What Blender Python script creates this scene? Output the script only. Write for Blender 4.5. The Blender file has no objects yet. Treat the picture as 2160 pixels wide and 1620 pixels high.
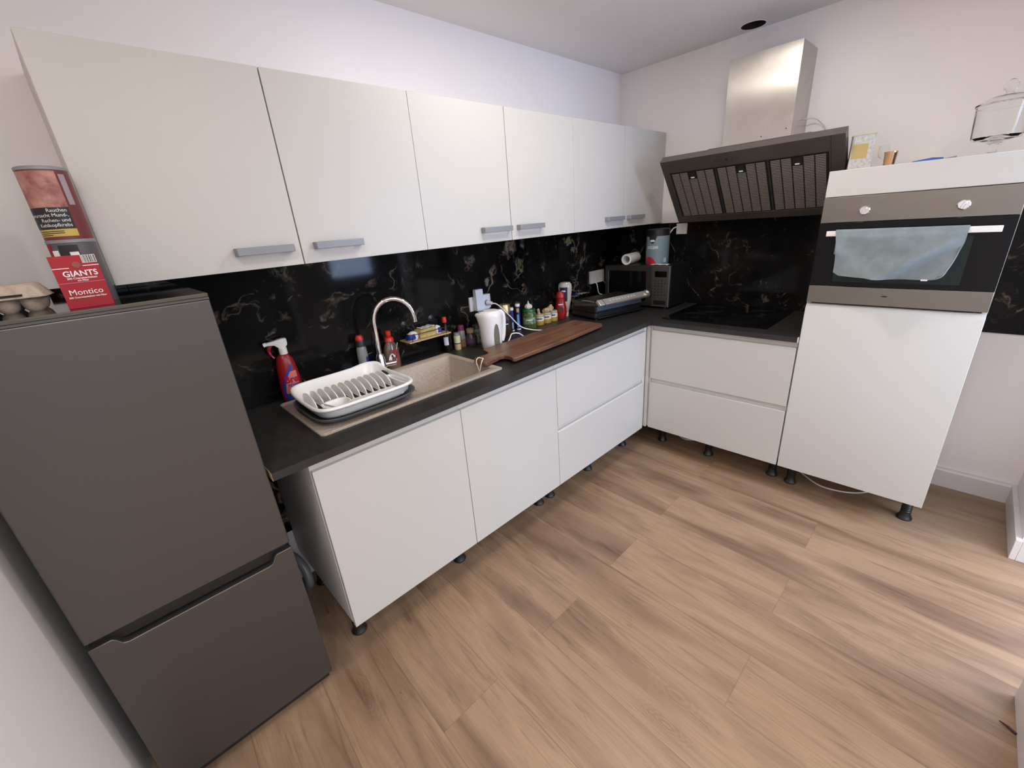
import bpy, bmesh, math, random
from mathutils import Vector, Matrix
PI = math.pi
S = bpy.context.scene
COL = S.collection

# ------------------------------------------------------------------ camera
def v3(*a): return Vector(a)
def setup_camera():
    yaw, pit, rol = math.radians(-42.706), math.radians(-21.365), math.radians(-4.5428)
    fwd = v3(math.sin(-yaw)*math.cos(pit), math.cos(-yaw)*math.cos(pit), math.sin(pit))
    right = fwd.cross(v3(0, 0, 1)).normalized()
    up = right.cross(fwd)
    r2 = right*math.cos(rol)+up*math.sin(rol)
    u2 = -right*math.sin(rol)+up*math.cos(rol)
    cd = bpy.data.cameras.new('camera'); cam = bpy.data.objects.new('camera', cd); COL.objects.link(cam)
    m = Matrix((r2, u2, -fwd)).transposed().to_4x4()
    m.translation = v3(-3.0481, -1.9289, 1.5322)
    cam.matrix_world = m
    cd.sensor_width = 36; cd.lens = 893.178*36/2160
    cd.shift_x = 0.9532/2160; cd.shift_y = 10.4676/2160
    cd.clip_start = 0.02
    S.camera = cam
setup_camera()

# ------------------------------------------------------------------ light
S.view_settings.view_transform = 'Standard'
S.view_settings.look = 'None'
S.view_settings.gamma = 1
S.view_settings.exposure = 0.55
w = bpy.data.worlds.new('world'); S.world = w; w.use_nodes = True
_t = w.node_tree; _bg = _t.nodes['Background']; _bg.inputs[0].default_value = (0.93, 0.95, 1.0, 1)
_c = _t.nodes.new('ShaderNodeTexCoord'); _s = _t.nodes.new('ShaderNodeSeparateXYZ'); _m = _t.nodes.new('ShaderNodeMapRange')
_m.inputs['From Min'].default_value = 0.0; _m.inputs['From Max'].default_value = 0.5
_m.inputs['To Min'].default_value = 0.12; _m.inputs['To Max'].default_value = 2.3
_t.links.new(_c.outputs['Generated'], _s.inputs[0]); _t.links.new(_s.outputs[2], _m.inputs[0]); _t.links.new(_m.outputs[0], _bg.inputs[1])
def area(name, loc, rot, size, energy, col, shape='DISK', sy=None):
    l = bpy.data.lights.new(name, 'AREA'); l.shape = shape; l.size = size
    if sy: l.size_y = sy
    l.energy = energy; l.color = col
    o = bpy.data.objects.new(name, l); o.location = loc; o.rotation_euler = rot; COL.objects.link(o)
    return o
area('ceiling_spot_and_fill', (-1.72, -.90, 2.405), (0, 0, 0), 0.14, 4.6, (1.0, 0.925, 0.83))
area('ceiling_spot_and_fill', (-3.20, -1.35, 2.405), (0, 0, 0), 0.14, 4.0, (1.0, 0.925, 0.83))
area('ceiling_spot_and_fill', (-2.3, -2.3, 2.405), (0, 0, 0), 0.14, 7, (1.0, 0.94, 0.86))
# daylight coming through the doorway on the right, and the window behind the photographer
area('hall_window_daylight', (-0.78, -3.3, 1.55), (math.radians(90), 0, 0), 0.60, 24, (0.50, 0.67, 1.0), 'RECTANGLE', 0.95)
area('ceiling_spot_and_fill', (-1.15, -1.20, 2.405), (0, 0, 0), 0.14, 5.0, (1.0, 0.925, 0.83))  # added fill light for the dim right corner, no lamp known here
area('window_daylight', (-2.6, -4.6, 1.95), (math.radians(80), 0, 0), 2.6, 8, (0.86, 0.90, 1.0), 'RECTANGLE', 1.0)

# ------------------------------------------------------------------ materials
def mat(name, col=(.8, .8, .8), rough=.5, metal=0, **k):
    m = bpy.data.materials.new(name); m.use_nodes = True
    b = m.node_tree.nodes['Principled BSDF']
    b.inputs['Base Color'].default_value = (*col, 1)
    b.inputs['Roughness'].default_value = rough
    b.inputs['Metallic'].default_value = metal
    for a, v in k.items():
        b.inputs[a.replace('_', ' ')].default_value = v
    return m
class NT:
    def __init__(s, m):
        s.m = m; s.t = m.node_tree; s.b = s.t.nodes['Principled BSDF']
    def n(s, typ, **k):
        o = s.t.nodes.new(typ)
        for a, v in k.items():
            if a.startswith('i_'):
                o.inputs[int(a[2:]) if a[2:].isdigit() else a[2:].replace('_', ' ')].default_value = v
            else: setattr(o, a, v)
        return o
    def l(s, a, b): s.t.links.new(a, b)
    def co(s, scale=(1, 1, 1), rot=(0, 0, 0), loc=(0, 0, 0), kind='Object'):
        c = s.n('ShaderNodeTexCoord'); m = s.n('ShaderNodeMapping')
        m.inputs['Scale'].default_value = scale; m.inputs['Rotation'].default_value = rot; m.inputs['Location'].default_value = loc
        s.l(c.outputs[kind], m.inputs[0]); return m.outputs[0]
    def noise(s, vec, scale=5, detail=4, rough=.5, dist=0):
        o = s.n('ShaderNodeTexNoise'); o.inputs['Scale'].default_value = scale; o.inputs['Detail'].default_value = detail
        o.inputs['Roughness'].default_value = rough; o.inputs['Distortion'].default_value = dist
        s.l(vec, o.inputs['Vector']); return o
    def ramp(s, fac, stops, interp='LINEAR'):
        o = s.n('ShaderNodeValToRGB'); o.color_ramp.interpolation = interp
        e = o.color_ramp.elements
        while len(e) < len(stops): e.new(.5)
        for i, (p, c) in enumerate(stops):
            e[i].position = p; e[i].color = c if len(c) == 4 else (*c, 1)
        s.l(fac, o.inputs[0]); return o.outputs[0]
    def math(s, op, a, b=None, c=None):
        o = s.n('ShaderNodeMath', operation=op)
        for i, x in enumerate((a, b, c)):
            if x is None: continue
            if isinstance(x, (int, float)): o.inputs[i].default_value = x
            else: s.l(x, o.inputs[i])
        return o.outputs[0]
    def mix(s, fac, a, b, blend='MIX'):
        o = s.n('ShaderNodeMix', data_type='RGBA', blend_type=blend)
        for i, x in ((0, fac), (6, a), (7, b)):
            if isinstance(x, (int, float)): o.inputs[i].default_value = x
            elif isinstance(x, tuple): o.inputs[i].default_value = (*x, 1) if len(x) == 3 else x
            else: s.l(x, o.inputs[i])
        return o.outputs[2]
    def bump(s, h, strength=.2, dist=.01):
        o = s.n('ShaderNodeBump'); o.inputs['Strength'].default_value = strength; o.inputs['Distance'].default_value = dist
        s.l(h, o.inputs['Height']); s.l(o.outputs[0], s.b.inputs['Normal'])
    def col(s, c): s.l(c, s.b.inputs['Base Color'])
    def rough(s, c): s.l(c, s.b.inputs['Roughness'])

def wall_mat(name, col, rough=.55):
    m = mat(name, col, rough); t = NT(m)
    n = t.noise(t.co(), 60, 5, .6); t.bump(n.outputs[0], .12, .003)
    n2 = t.noise(t.co(), 1.5, 3)
    t.col(t.mix(n2.outputs[0], tuple(c*.97 for c in col), tuple(min(1, c*1.02) for c in col)))
    return m
M = {}
M['wall'] = wall_mat('wall_paint', (.93, .885, .88), .42)
M['ceiling'] = wall_mat('ceiling_paint', (.82, .79, .775), .8)
M['trim'] = mat('trim_paint', (.74, .70, .70), .4)
M['front'] = wall_mat('white_front', (.585, .572, .548), .40)
M['front_low'] = M['front']
M['carcass'] = mat('white_board', (.76, .74, .70), .5)
M['rail'] = mat('grip_rail', (.66, .64, .60), .35, .15)
M['black_plastic'] = mat('black_plastic', (.012, .012, .013), .35)
M['dark'] = mat('dark_gap', (.01, .009, .008), .6)
M['grey_handle'] = mat('matt_aluminium', (.27, .28, .305), .42, .2)
M['chrome'] = mat('chrome', (.85, .85, .84), .08, 1)
M['white_plastic'] = mat('white_plastic', (.84, .83, .81), .28)
M['grey_plastic'] = mat('grey_plastic', (.10, .10, .105), .4)
M['socket'] = mat('socket_plastic', (.70, .74, .82), .3)
M['socket_w'] = mat('socket_white', (.72, .69, .66), .35)
M['cable'] = mat('white_cable', (.78, .76, .72), .4)
M['glass_black'] = mat('black_glass', (.004, .004, .005), .06, 0, Specular_IOR_Level=.22)
M['text_white'] = mat('white_print', (.85, .85, .85), .5)
M['text_black'] = mat('black_print', (.02, .02, .02), .5)
M['red'] = mat('red_plastic', (.30, .010, .010), .3)
M['red_cap'] = mat('red_cap', (.62, .03, .02), .35)
M['card_red'] = mat('red_card', (.36, .008, .022), .55)
M['blue_print'] = mat('blue_print', (.03, .035, .30), .35)
M['beige_chip'] = mat('chipboard_edge', (.35, .22, .13), .7)
M['gold'] = mat('gold_lid', (.62, .50, .25), .3, .8)
M['wood_light'] = mat('bamboo', (.55, .38, .18), .5)
def brushed(name, col, rough, aniso=.0, scale=(3, 3, 300), rot=0.0):
    m = mat(name, col, rough, 1); t = NT(m)
    n = t.noise(t.co(scale), 4, 3, .6)
    n2 = t.noise(t.co(), 5, 6, .65)
    t.rough(t.math('ADD', t.math('MULTIPLY', n.outputs[0], .12), t.math('MULTIPLY_ADD', n2.outputs[0], .16, rough-.14)))
    t.b.inputs['Anisotropic'].default_value = aniso
    t.b.inputs['Anisotropic Rotation'].default_value = rot
    tg = t.n('ShaderNodeTangent', direction_type='RADIAL', axis='Z'); t.l(tg.outputs[0], t.b.inputs['Tangent'])
    return m
M['steel'] = brushed('brushed_steel', (.56, .53, .49), .25, .9, (300, 300, 3), 0)
M['oven_steel'] = brushed('oven_steel', (.27, .245, .215), .40, .4, (3, 300, 3))
M['fridge'] = brushed('graphite_steel', (.130, .122, .118), .42, .0, (300, 300, 2))
M['fridge'].node_tree.nodes['Principled BSDF'].inputs['Metallic'].default_value = .85
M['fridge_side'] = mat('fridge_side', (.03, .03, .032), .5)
M['fridge_top'] = mat('fridge_top', (.085, .078, .062), .5)

def make_marble():
    m = mat('black_marble_tile', (.01, .01, .01), .07); t = NT(m)
    v = t.co((1, 1, 1))
    d = t.noise(v, 2.2, 3, .5); d2 = t.noise(v, 9, 4, .6)
    def warp(vec, noise, amt):
        s1 = t.n('ShaderNodeVectorMath', operation='SUBTRACT'); t.l(noise.outputs['Color'], s1.inputs[0]); s1.inputs[1].default_value = (.5, .5, .5)
        s2 = t.n('ShaderNodeVectorMath', operation='SCALE'); t.l(s1.outputs[0], s2.inputs[0]); s2.inputs['Scale'].default_value = amt
        s3 = t.n('ShaderNodeVectorMath', operation='ADD'); t.l(vec, s3.inputs[0]); t.l(s2.outputs[0], s3.inputs[1]); return s3.outputs[0]
    wv = warp(warp(v, d, .6), d2, .07)
    # long veins
    def ridge(scale, wd, dist, g_scale, g0, g1, detail=5):
        n = t.noise(wv, scale, detail, .5, dist)
        a_ = t.math('ABSOLUTE', t.math('SUBTRACT', n.outputs[0], .5))
        l = t.ramp(a_, [(0, (1, 1, 1)), (wd*.35, (.45, .45, .45)), (wd, (0, 0, 0))])
        g_ = t.ramp(t.noise(v, g_scale, 4, .6, .6).outputs[0], [(g0, (0, 0, 0)), (g1, (1, 1, 1))])
        return t.math('MULTIPLY', l, g_)
    vein = ridge(1.9, .012, .6, 2.7, .50, .60)
    fine = ridge(6.5, .030, .5, 3.9, .55, .66)
    sp = t.ramp(t.noise(wv, 26, 5, .72).outputs[0], [(.57, (0, 0, 0)), (.70, (1, 1, 1))])
    gate3 = t.ramp(t.noise(v, 3.0, 5, .62, 1.4).outputs[0], [(.53, (0, 0, 0)), (.66, (1, 1, 1))])
    sp = t.math('MULTIPLY', sp, gate3)
    tone = t.noise(v, 6, 2)
    vc = t.ramp(tone.outputs[0], [(.3, (.20, .19, .17)), (.5, (.26, .18, .12)), (.58, (.22, .22, .19)), (.66, (.24, .23, .09))])
    base = t.ramp(t.noise(wv, 3, 4).outputs[0], [(.35, (.003, .003, .0035)), (.7, (.0125, .0115, .0105))])
    a = t.math('MINIMUM', t.math('ADD', t.math('ADD', t.math('MULTIPLY', vein, .95), t.math('MULTIPLY', fine, .75)), t.math('MULTIPLY', sp, .75)), 1.0)
    c = t.mix(a, base, vc)
    # tile joints: 0.6 m wide, 0.4 m high
    s = t.n('ShaderNodeSeparateXYZ'); t.l(v, s.inputs[0])
    def line(val, period, off, wd):
        f = t.math('FRACT', t.math('DIVIDE', t.math('ADD', val, off), period))
        return t.math('LESS_THAN', f, wd/period)
    h = t.math('ADD', s.outputs[0], s.outputs[1])
    j = t.math('MAXIMUM', line(h, .6, -.024+1.2, .0022), line(s.outputs[2], .425, -1.02+.85, .0022))
    c = t.mix(j, c, (.002, .002, .002))
    t.col(c)
    t.rough(t.math('MULTIPLY_ADD', j, .5, .07))
    t.b.inputs['Specular IOR Level'].default_value = .13
    return m
M['marble'] = make_marble()

def make_worktop():
    m = mat('dark_worktop', (.02, .02, .02), .42); t = NT(m)
    n = t.noise(t.co((6, 1.5, 1)), 8, 6, .65); n2 = t.noise(t.co(), 90, 4, .7)
    c = t.ramp(n.outputs[0], [(.3, (.011, .0105, .0105)), (.7, (.028, .026, .0255))])
    t.col(t.mix(t.math('MULTIPLY', n2.outputs[0], .35), c, (.040, .036, .034)))
    t.bump(n2.outputs[0], .25, .002)
    t.rough(t.math('MULTIPLY_ADD', n.outputs[0], .15, .36))
    return m
M['worktop'] = make_worktop()
def make_granite():
    m = mat('beige_granite', (.4, .33, .27), .45); t = NT(m)
    n = t.noise(t.co(), 260, 3, .8)
    t.col(t.ramp(n.outputs[0], [(.3, (.24, .185, .145)), (.5, (.42, .34, .28)), (.72, (.62, .54, .47))]))
    t.bump(n.outputs[0], .15, .001)
    return m
M['granite'] = make_granite()
def make_floor():
    m = mat('oak_laminate', (.4, .28, .18), .38); t = NT(m)
    c = t.n('ShaderNodeTexCoord'); s = t.n('ShaderNodeSeparateXYZ'); t.l(c.outputs['Object'], s.inputs[0])
    x = t.math('ADD', t.math('MULTIPLY_ADD', s.outputs[1], -.05, s.outputs[0]), 2.38+2.4)
    y = s.outputs[1]
    k = t.math('FLOOR', t.math('DIVIDE', x, .24))
    fx = t.math('MULTIPLY', t.math('FRACT', t.math('DIVIDE', x, .24)), .24)
    par = t.math('MODULO', k, 2.0)     # k offset by 10
    yo = t.math('ADD', y, t.math('MULTIPLY_ADD', par, -.62, 1.687+2.76))
    row = t.math('FLOOR', t.math('DIVIDE', yo, 1.38))
    fy = t.math('MULTIPLY', t.math('FRACT', t.math('DIVIDE', yo, 1.38)), 1.38)
    wn = t.n('ShaderNodeTexWhiteNoise', noise_dimensions='2D')
    cb = t.n('ShaderNodeCombineXYZ'); t.l(k, cb.inputs[0]); t.l(row, cb.inputs[1]); t.l(cb.outputs[0], wn.inputs['Vector'])
    r = wn.outputs['Value']
    # plank-local coordinates, shifted per plank
    def vec(sx, sy, k1, k2):
        o = t.n('ShaderNodeCombineXYZ')
        t.l(t.math('MULTIPLY_ADD', fx, sx, t.math('MULTIPLY', r, k1)), o.inputs[0])
        t.l(t.math('MULTIPLY_ADD', y, sy, t.math('MULTIPLY', r, k2)), o.inputs[1]); return o.outputs[0]
    big = t.noise(vec(5.5, .9, 40, 17), 1.3, 3, .5, .7)
    mid = t.noise(vec(24, 1.7, 31, 23), 1.2, 5, .62, 1.2)
    grain = t.noise(vec(150, 5, 11, 7), 1.2, 5, .6, .3)
    crack = t.noise(vec(34, 1.1, 17, 9), 1.0, 4, .55, 1.6)
    col = t.ramp(big.outputs[0], [(.28, (.175, .105, .066)), (.44, (.275, .176, .110)), (.60, (.370, .247, .157)), (.76, (.30, .197, .124))])
    g = t.ramp(mid.outputs[0], [(.30, (.55, .52, .50)), (.46, (1, 1, 1)), (.62, (1.0, 1.0, 1.0)), (.78, (.74, .71, .69))])
    col = t.mix(.75, col, g, 'MULTIPLY')
    g2 = t.ramp(grain.outputs[0], [(.32, (.70, .68, .66)), (.6, (1, 1, 1))])
    col = t.mix(.5, col, g2, 'MULTIPLY')
    cr = t.ramp(crack.outputs[0], [(.488, (0, 0, 0)), (.496, (1, 1, 1)), (.500, (1, 1, 1)), (.508, (0, 0, 0))])
    crg = t.ramp(t.noise(vec(8, 1.3, 5, 29), 2.0, 2).outputs[0], [(.60, (0, 0, 0)), (.66, (1, 1, 1))])
    col = t.mix(t.math('MULTIPLY', t.math('MULTIPLY', cr, crg), .65), col, (.10, .055, .03))
    # knots: ring patterns around sparse centres
    vo = t.n('ShaderNodeTexVoronoi'); vo.inputs['Scale'].default_value = 1.0; vo.inputs['Randomness'].default_value = 1.0
    t.l(vec(5.0, 1.9, 9, 13), vo.inputs['Vector'])
    dist = t.math('ADD', vo.outputs['Distance'], t.math('MULTIPLY', t.math('SUBTRACT', mid.outputs[0], .5), .12))
    kn = t.ramp(dist, [(0, (1, 1, 1)), (.06, (.7, .7, .7)), (.17, (.25, .25, .25)), (.28, (0, 0, 0))])
    rings = t.math('MULTIPLY_ADD', t.math('SINE', t.math('MULTIPLY', dist, 170)), .35, .65)
    col = t.mix(t.math('MULTIPLY', t.math('MULTIPLY', kn, rings), .75), col, (.15, .085, .052))
    col = t.mix(.22, col, t.ramp(r, [(0, (.72, .70, .70)), (1, (1.1, 1.08, 1.05))]), 'MULTIPLY')
    sx = t.math('LESS_THAN', fx, .0022); sy = t.math('LESS_THAN', fy, .0022)
    seam = t.math('MAXIMUM', sx, t.math('MULTIPLY', sy, .7))
    col = t.mix(t.math('MULTIPLY', seam, .55), col, (.10, .06, .04))
    t.col(col)
    t.rough(t.math('MULTIPLY_ADD', mid.outputs[0], .2, .32))
    t.bump(t.math('SUBTRACT', grain.outputs[0], t.math('MULTIPLY', seam, 2)), .10, .002)
    return m
M['floor'] = make_floor()
def make_board():
    m = mat('acacia', (.2, .08, .04), .42); t = NT(m)
    n = t.noise(t.co((2.0, 22, 10)), 2.0, 6, .65, .8)
    n2 = t.noise(t.co((1.2, 5, 5)), 2.0, 3)
    c = t.ramp(n.outputs[0], [(.32, (.040, .014, .007)), (.47, (.13, .055, .028)), (.66, (.27, .145, .078))])
    t.col(t.mix(n2.outputs[0], c, (.16, .075, .040)))
    return m
M['board'] = make_board()
def noisy(name, c1, c2, scale=8, rough=.6, bump=0, **k):
    m = mat(name, c1, rough, **k); t = NT(m)
    n = t.noise(t.co(), scale, 5, .65)
    t.col(t.ramp(n.outputs[0], [(.35, c1), (.65, c2)]))
    if bump: t.bump(n.outputs[0], bump, .004)
    return m
M['towel'] = noisy('tea_towel', (.185, .225, .24), (.245, .29, .31), 13, .9, .25)
M['pulp'] = noisy('egg_carton_pulp', (.40, .32, .26), (.56, .46, .38), 60, .9, .3)
M['ginger'] = noisy('ginger_skin', (.42, .28, .16), (.60, .44, .29), 40, .7, .3)
M['garlic'] = noisy('garlic_skin', (.72, .64, .55), (.86, .80, .73), 20, .55)
M['sponge'] = noisy('yellow_sponge', (.45, .33, .10), (.66, .50, .20), 120, .9, .4)
M['tin_photo'] = noisy('tin_print', (.20, .045, .04), (.52, .27, .22), 24, .4)
M['coffee'] = noisy('coffee_granules', (.02, .008, .004), (.06, .025, .012), 150, .5)
M['gherkin'] = noisy('gherkins', (.02, .035, .006), (.13, .17, .03), 70, .3)
M['label_green'] = noisy('green_label', (.03, .14, .07), (.33, .42, .28), 60, .4)
M['spice'] = noisy('spice', (.14, .075, .03), (.28, .17, .08), 120, .7)
def glass(name, col=(1, 1, 1), rough=.02):
    return mat(name, col, rough, 0, Transmission_Weight=1.0, IOR=1.22)
M['glass'] = glass('clear_glass', (.97, .98, .97))
M['clear_plastic'] = mat('clear_bottle', (.42, .43, .42), .15, 0, Transmission_Weight=.35)

# ------------------------------------------------------------------ mesh helpers
class MB:
    def __init__(s): s.bm = bmesh.new()
    def add(s, verts, faces):
        vs = [s.bm.verts.new(v) for v in verts]
        for f in faces:
            try: s.bm.faces.new([vs[i] for i in f])
            except ValueError: pass
        return s
    def box(s, x0, x1, y0, y1, z0, z1, R=None):
        x0, x1 = sorted((x0, x1)); y0, y1 = sorted((y0, y1)); z0, z1 = sorted((z0, z1))
        v = [Vector((x, y, z)) for z in (z0, z1) for x, y in ((x0, y0), (x1, y0), (x1, y1), (x0, y1))]
        if R: v = [R @ p for p in v]
        return s.add(v, [(3, 2, 1, 0), (4, 5, 6, 7), (0, 1, 5, 4), (1, 2, 6, 5), (2, 3, 7, 6), (3, 0, 4, 7)])
    def loft(s, rings, cap0=True, cap1=True, closed=True):
        n = len(rings[0]); v = [p for r in rings for p in r]; f = []
        for i in range(len(rings)-1):
            for j in range(n if closed else n-1):
                k = (j+1) % n
                f.append((i*n+j, i*n+k, (i+1)*n+k, (i+1)*n+j))
        if cap0: f.append(tuple(range(n-1, -1, -1)))
        if cap1: f.append(tuple((len(rings)-1)*n+j for j in range(n)))
        return s.add(v, f)
    def lathe(s, prof, c=(0, 0, 0), n=24, sx=1, sy=1, rz=0, cap0=True, cap1=True):
        R = []
        for r, z in prof:
            ring = []
            for j in range(n):
                a = 2*PI*j/n; x, y = r*math.cos(a)*sx, r*math.sin(a)*sy
                ring.append((c[0]+x*math.cos(rz)-y*math.sin(rz), c[1]+x*math.sin(rz)+y*math.cos(rz), c[2]+z))
            R.append(ring)
        return s.loft(R, cap0, cap1)
    def cyl(s, p0, p1, r0, r1=None, n=20):
        return s.path([p0, p1], [r0, r0 if r1 is None else r1], n)
    def path(s, pts, rad, n=10, cap=True):
        pts = [Vector(p) for p in pts]
        if isinstance(rad, (int, float)): rad = [rad]*len(pts)
        up = None; rings = []
        for i, p in enumerate(pts):
            if i == 0: t = pts[1]-p
            elif i == len(pts)-1: t = p-pts[i-1]
            else: t = (pts[i+1]-p).normalized()+(p-pts[i-1]).normalized()
            t.normalize()
            if up is None:
                up = Vector((0, 0, 1)) if abs(t.z) < .9 else Vector((1, 0, 0))
            a = (up-t*up.dot(t)).normalized(); b = t.cross(a); up = a
            rings.append([p+(a*math.cos(2*PI*j/n)+b*math.sin(2*PI*j/n))*rad[i] for j in range(n)])
        return s.loft(rings, cap, cap)
    def prism(s, poly, axis, a, b):
        # poly: 2D points; axis 'x': (y,z), 'y': (x,z), 'z': (x,y)
        def P(p, h): return {'x': (h, p[0], p[1]), 'y': (p[0], h, p[1]), 'z': (p[0], p[1], h)}[axis]
        return s.loft([[P(p, a) for p in poly], [P(p, b) for p in poly]])
    def mesh(s, name, inv=None, angle=35):
        bmesh.ops.recalc_face_normals(s.bm, faces=s.bm.faces[:])
        if inv is not None: s.bm.transform(inv)
        for f in s.bm.faces: f.smooth = True
        lim = math.radians(angle)
        for e in s.bm.edges:
            e.smooth = len(e.link_faces) == 2 and e.calc_face_angle(4) < lim
        me = bpy.data.meshes.new(name); s.bm.to_mesh(me); s.bm.free(); return me
def smooth_path(pts, n=8):
    pts = [Vector(p) for p in pts]; P = [pts[0]*2-pts[1]]+pts+[pts[-1]*2-pts[-2]]; out = []
    for i in range(1, len(P)-2):
        for k in range(n):
            t = k/n; a, b, c, d = P[i-1:i+3]
            out.append(.5*((2*b)+(c-a)*t+(2*a-5*b+4*c-d)*t*t+(3*b-a-3*c+d)*t**3))
    out.append(pts[-1]); return out
def rrect(x0, x1, y0, y1, r, z, n=6):
    out = []
    for cx, cy, a0 in ((x1-r, y1-r, 0), (x0+r, y1-r, 90), (x0+r, y0+r, 180), (x1-r, y0+r, 270)):
        for k in range(n+1):
            a = math.radians(a0+90*k/n); out.append((cx+r*math.cos(a), cy+r*math.sin(a), z))
    return out
def sellipse(cx, cy, a, b, z, e=.5, n=48, rz=0):
    out = []
    for k in range(n):
        t = 2*PI*k/n; c, s_ = math.cos(t), math.sin(t)
        x = a*math.copysign(abs(c)**e, c); y = b*math.copysign(abs(s_)**e, s_)
        zz = z(x/a, y/b) if callable(z) else z
        out.append((cx+x*math.cos(rz)-y*math.sin(rz), cy+x*math.sin(rz)+y*math.cos(rz), zz))
    return out

def finish(o, bevel=0, seg=2, solid=0, sub=0):
    if solid:
        m = o.modifiers.new('solid', 'SOLIDIFY'); m.thickness = solid; m.offset = 0
    if bevel:
        m = o.modifiers.new('bevel', 'BEVEL'); m.width = bevel; m.segments = seg; m.limit_method = 'ANGLE'; m.angle_limit = math.radians(40)
    if sub:
        m = o.modifiers.new('sub', 'SUBSURF'); m.levels = sub; m.render_levels = sub
class Thing:
    def __init__(s, name, label, cat, loc=(0, 0, 0), rz=0, group=None):
        s.o = bpy.data.objects.new(name, None); COL.objects.link(s.o)
        s.o.empty_display_size = .05
        s.o.location = loc; s.o.rotation_euler = (0, 0, rz)
        s.o['label'] = label; s.o['category'] = cat
        if group: s.o['group'] = group
        s.inv = (Matrix.Translation(loc) @ Matrix.Rotation(rz, 4, 'Z')).inverted()
    def part(s, name, mb, m, parent=None, local=True, label=None, angle=35, **k):
        me = mb.mesh(name, None if local else s.inv, angle)
        o = bpy.data.objects.new(name, me); COL.objects.link(o); o.parent = parent or s.o
        me.materials.append(M[m] if isinstance(m, str) else m)
        if label: o['label'] = label
        finish(o, **k); return o
def single(name, label, cat, mb, m, loc=(0, 0, 0), rz=0, local=True, group=None, kind=None, angle=35, **k):
    inv = None if local else (Matrix.Translation(loc) @ Matrix.Rotation(rz, 4, 'Z')).inverted()
    me = mb.mesh(name, inv, angle); o = bpy.data.objects.new(name, me); COL.objects.link(o)
    o.location = loc; o.rotation_euler = (0, 0, rz)
    me.materials.append(M[m] if isinstance(m, str) else m)
    if label: o['label'] = label; o['category'] = cat
    if group: o['group'] = group
    if kind: o['kind'] = kind
    finish(o, **k); return o
def struct(name, mb, m, label=None, **k):
    o = single(name, None, None, mb, m, kind='structure', **k)
    if label: o['label'] = label
    return o
def text_bm(txt, size, fn, bold=0, depth=0, align='CENTER', squeeze=1, shear=0):
    """flat lettering mesh; fn maps (u, v) in metres to a 3D point on the labelled surface"""
    c = bpy.data.curves.new('t', 'FONT'); c.body = txt; c.size = size; c.align_x = align; c.align_y = 'CENTER'
    c.offset = bold; c.resolution_u = 3; c.shear = shear
    o = bpy.data.objects.new('t', c); COL.objects.link(o)
    dg = bpy.context.evaluated_depsgraph_get(); me = bpy.data.meshes.new_from_object(o.evaluated_get(dg))
    mb = MB(); mb.bm.from_mesh(me)
    for v in mb.bm.verts: v.co = Vector(fn(v.co.x*squeeze, v.co.y))
    bpy.data.objects.remove(o); bpy.data.curves.remove(c); bpy.data.meshes.remove(me)
    return mb
def wrap(r, a0, z0, lift=.0006, c=(0, 0)):
    """on a cylinder of radius r, text centred at angle a0, reading left to right seen from outside"""
    return lambda u, v: (c[0]+(r+lift)*math.cos(a0+u/r), c[1]+(r+lift)*math.sin(a0+u/r), z0+v)
def patch(r, a0, a1, z0, z1, n=16, lift=.0004, rows=1, c=(0, 0), prof=None):
    mb = MB(); R = []
    for i in range(rows+1):
        z = z0+(z1-z0)*i/rows; rr = prof(z) if prof else r
        R.append([(c[0]+(rr+lift)*math.cos(a0+(a1-a0)*j/n), c[1]+(rr+lift)*math.sin(a0+(a1-a0)*j/n), z) for j in range(n+1)])
    mb.loft(R, False, False, False); return mb

# ------------------------------------------------------------------ dimensions
F, W, WZ, WB = .6263, .6397, .9005, .874
ZB, ZT = .165, .842
H = 2.424

# ------------------------------------------------------------------ room shell
struct('floor', MB().box(-4.2, 1.2, -5.2, .1, -.06, 0), 'floor')
def ceiling():
    mb = MB(); hx, hy, r, n = -.085, -.86, .060, 32
    x0, x1, y0, y1 = hx-.08, hx+.08, hy-.08, hy+.08
    def sq(a):
        c, s_ = math.cos(a), math.sin(a); k = .08/max(abs(c), abs(s_)); return (hx+c*k, hy+s_*k)
    A = [2*PI*j/n+PI/4 for j in range(n)]
    ring = [(hx+r*math.cos(a), hy+r*math.sin(a)) for a in A]; out = [sq(a) for a in A]
    mb.loft([[(x, y, H) for x, y in out], [(x, y, H) for x, y in ring], [(x, y, H+.05) for x, y in ring]], False, False)
    X = [-4.2, x0, x1, .05]; Y = [-2.9, y0, y1, .05]
    for i in range(3):
        for j in range(3):
            if i == 1 and j == 1: continue
            mb.add([(X[i], Y[j], H), (X[i+1], Y[j], H), (X[i+1], Y[j+1], H), (X[i], Y[j+1], H)], [(0, 1, 2, 3)])
    mb.box(-4.2, .05, -2.9, .05, H+.05, H+.12)
    o = struct('ceiling', mb, 'ceiling'); return o
ceiling()
vent = Thing('ceiling_hole', 'round dark open hole in the ceiling above the cooker hood chimney', 'ceiling hole', (-.085, -.86, H))
vent.part('duct_sleeve', MB().lathe([(.0595, -.0005), (.0595, .048), (.0001, .0485)], n=32, cap0=False, cap1=False), 'dark', local=True)
vent.part('rim', MB().lathe([(.060, -.0001), (.066, -.0001), (.066, -.0012), (.060, -.0012), (.060, -.0001)], n=32, cap0=False, cap1=False), 'wall')
struct('wall_back', MB().box(-3.46, .1, 0, .1, 0, H), 'wall')
struct('wall_right', MB().box(0, .1, -2.355, 0, 0, H), 'wall')
struct('wall_left', MB().box(-3.46, -3.378, -3.0, 0, 0, H), 'wall')
struct('wall_near', MB().box(-.52, .1, -2.50, -2.355, 0, H), 'wall')
struct('wall_near', MB().box(-1.75, -1.355, -2.50, -2.355, 0, H).box(-1.355, -.52, -2.50, -2.355, 2.08, H), 'wall')
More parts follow.
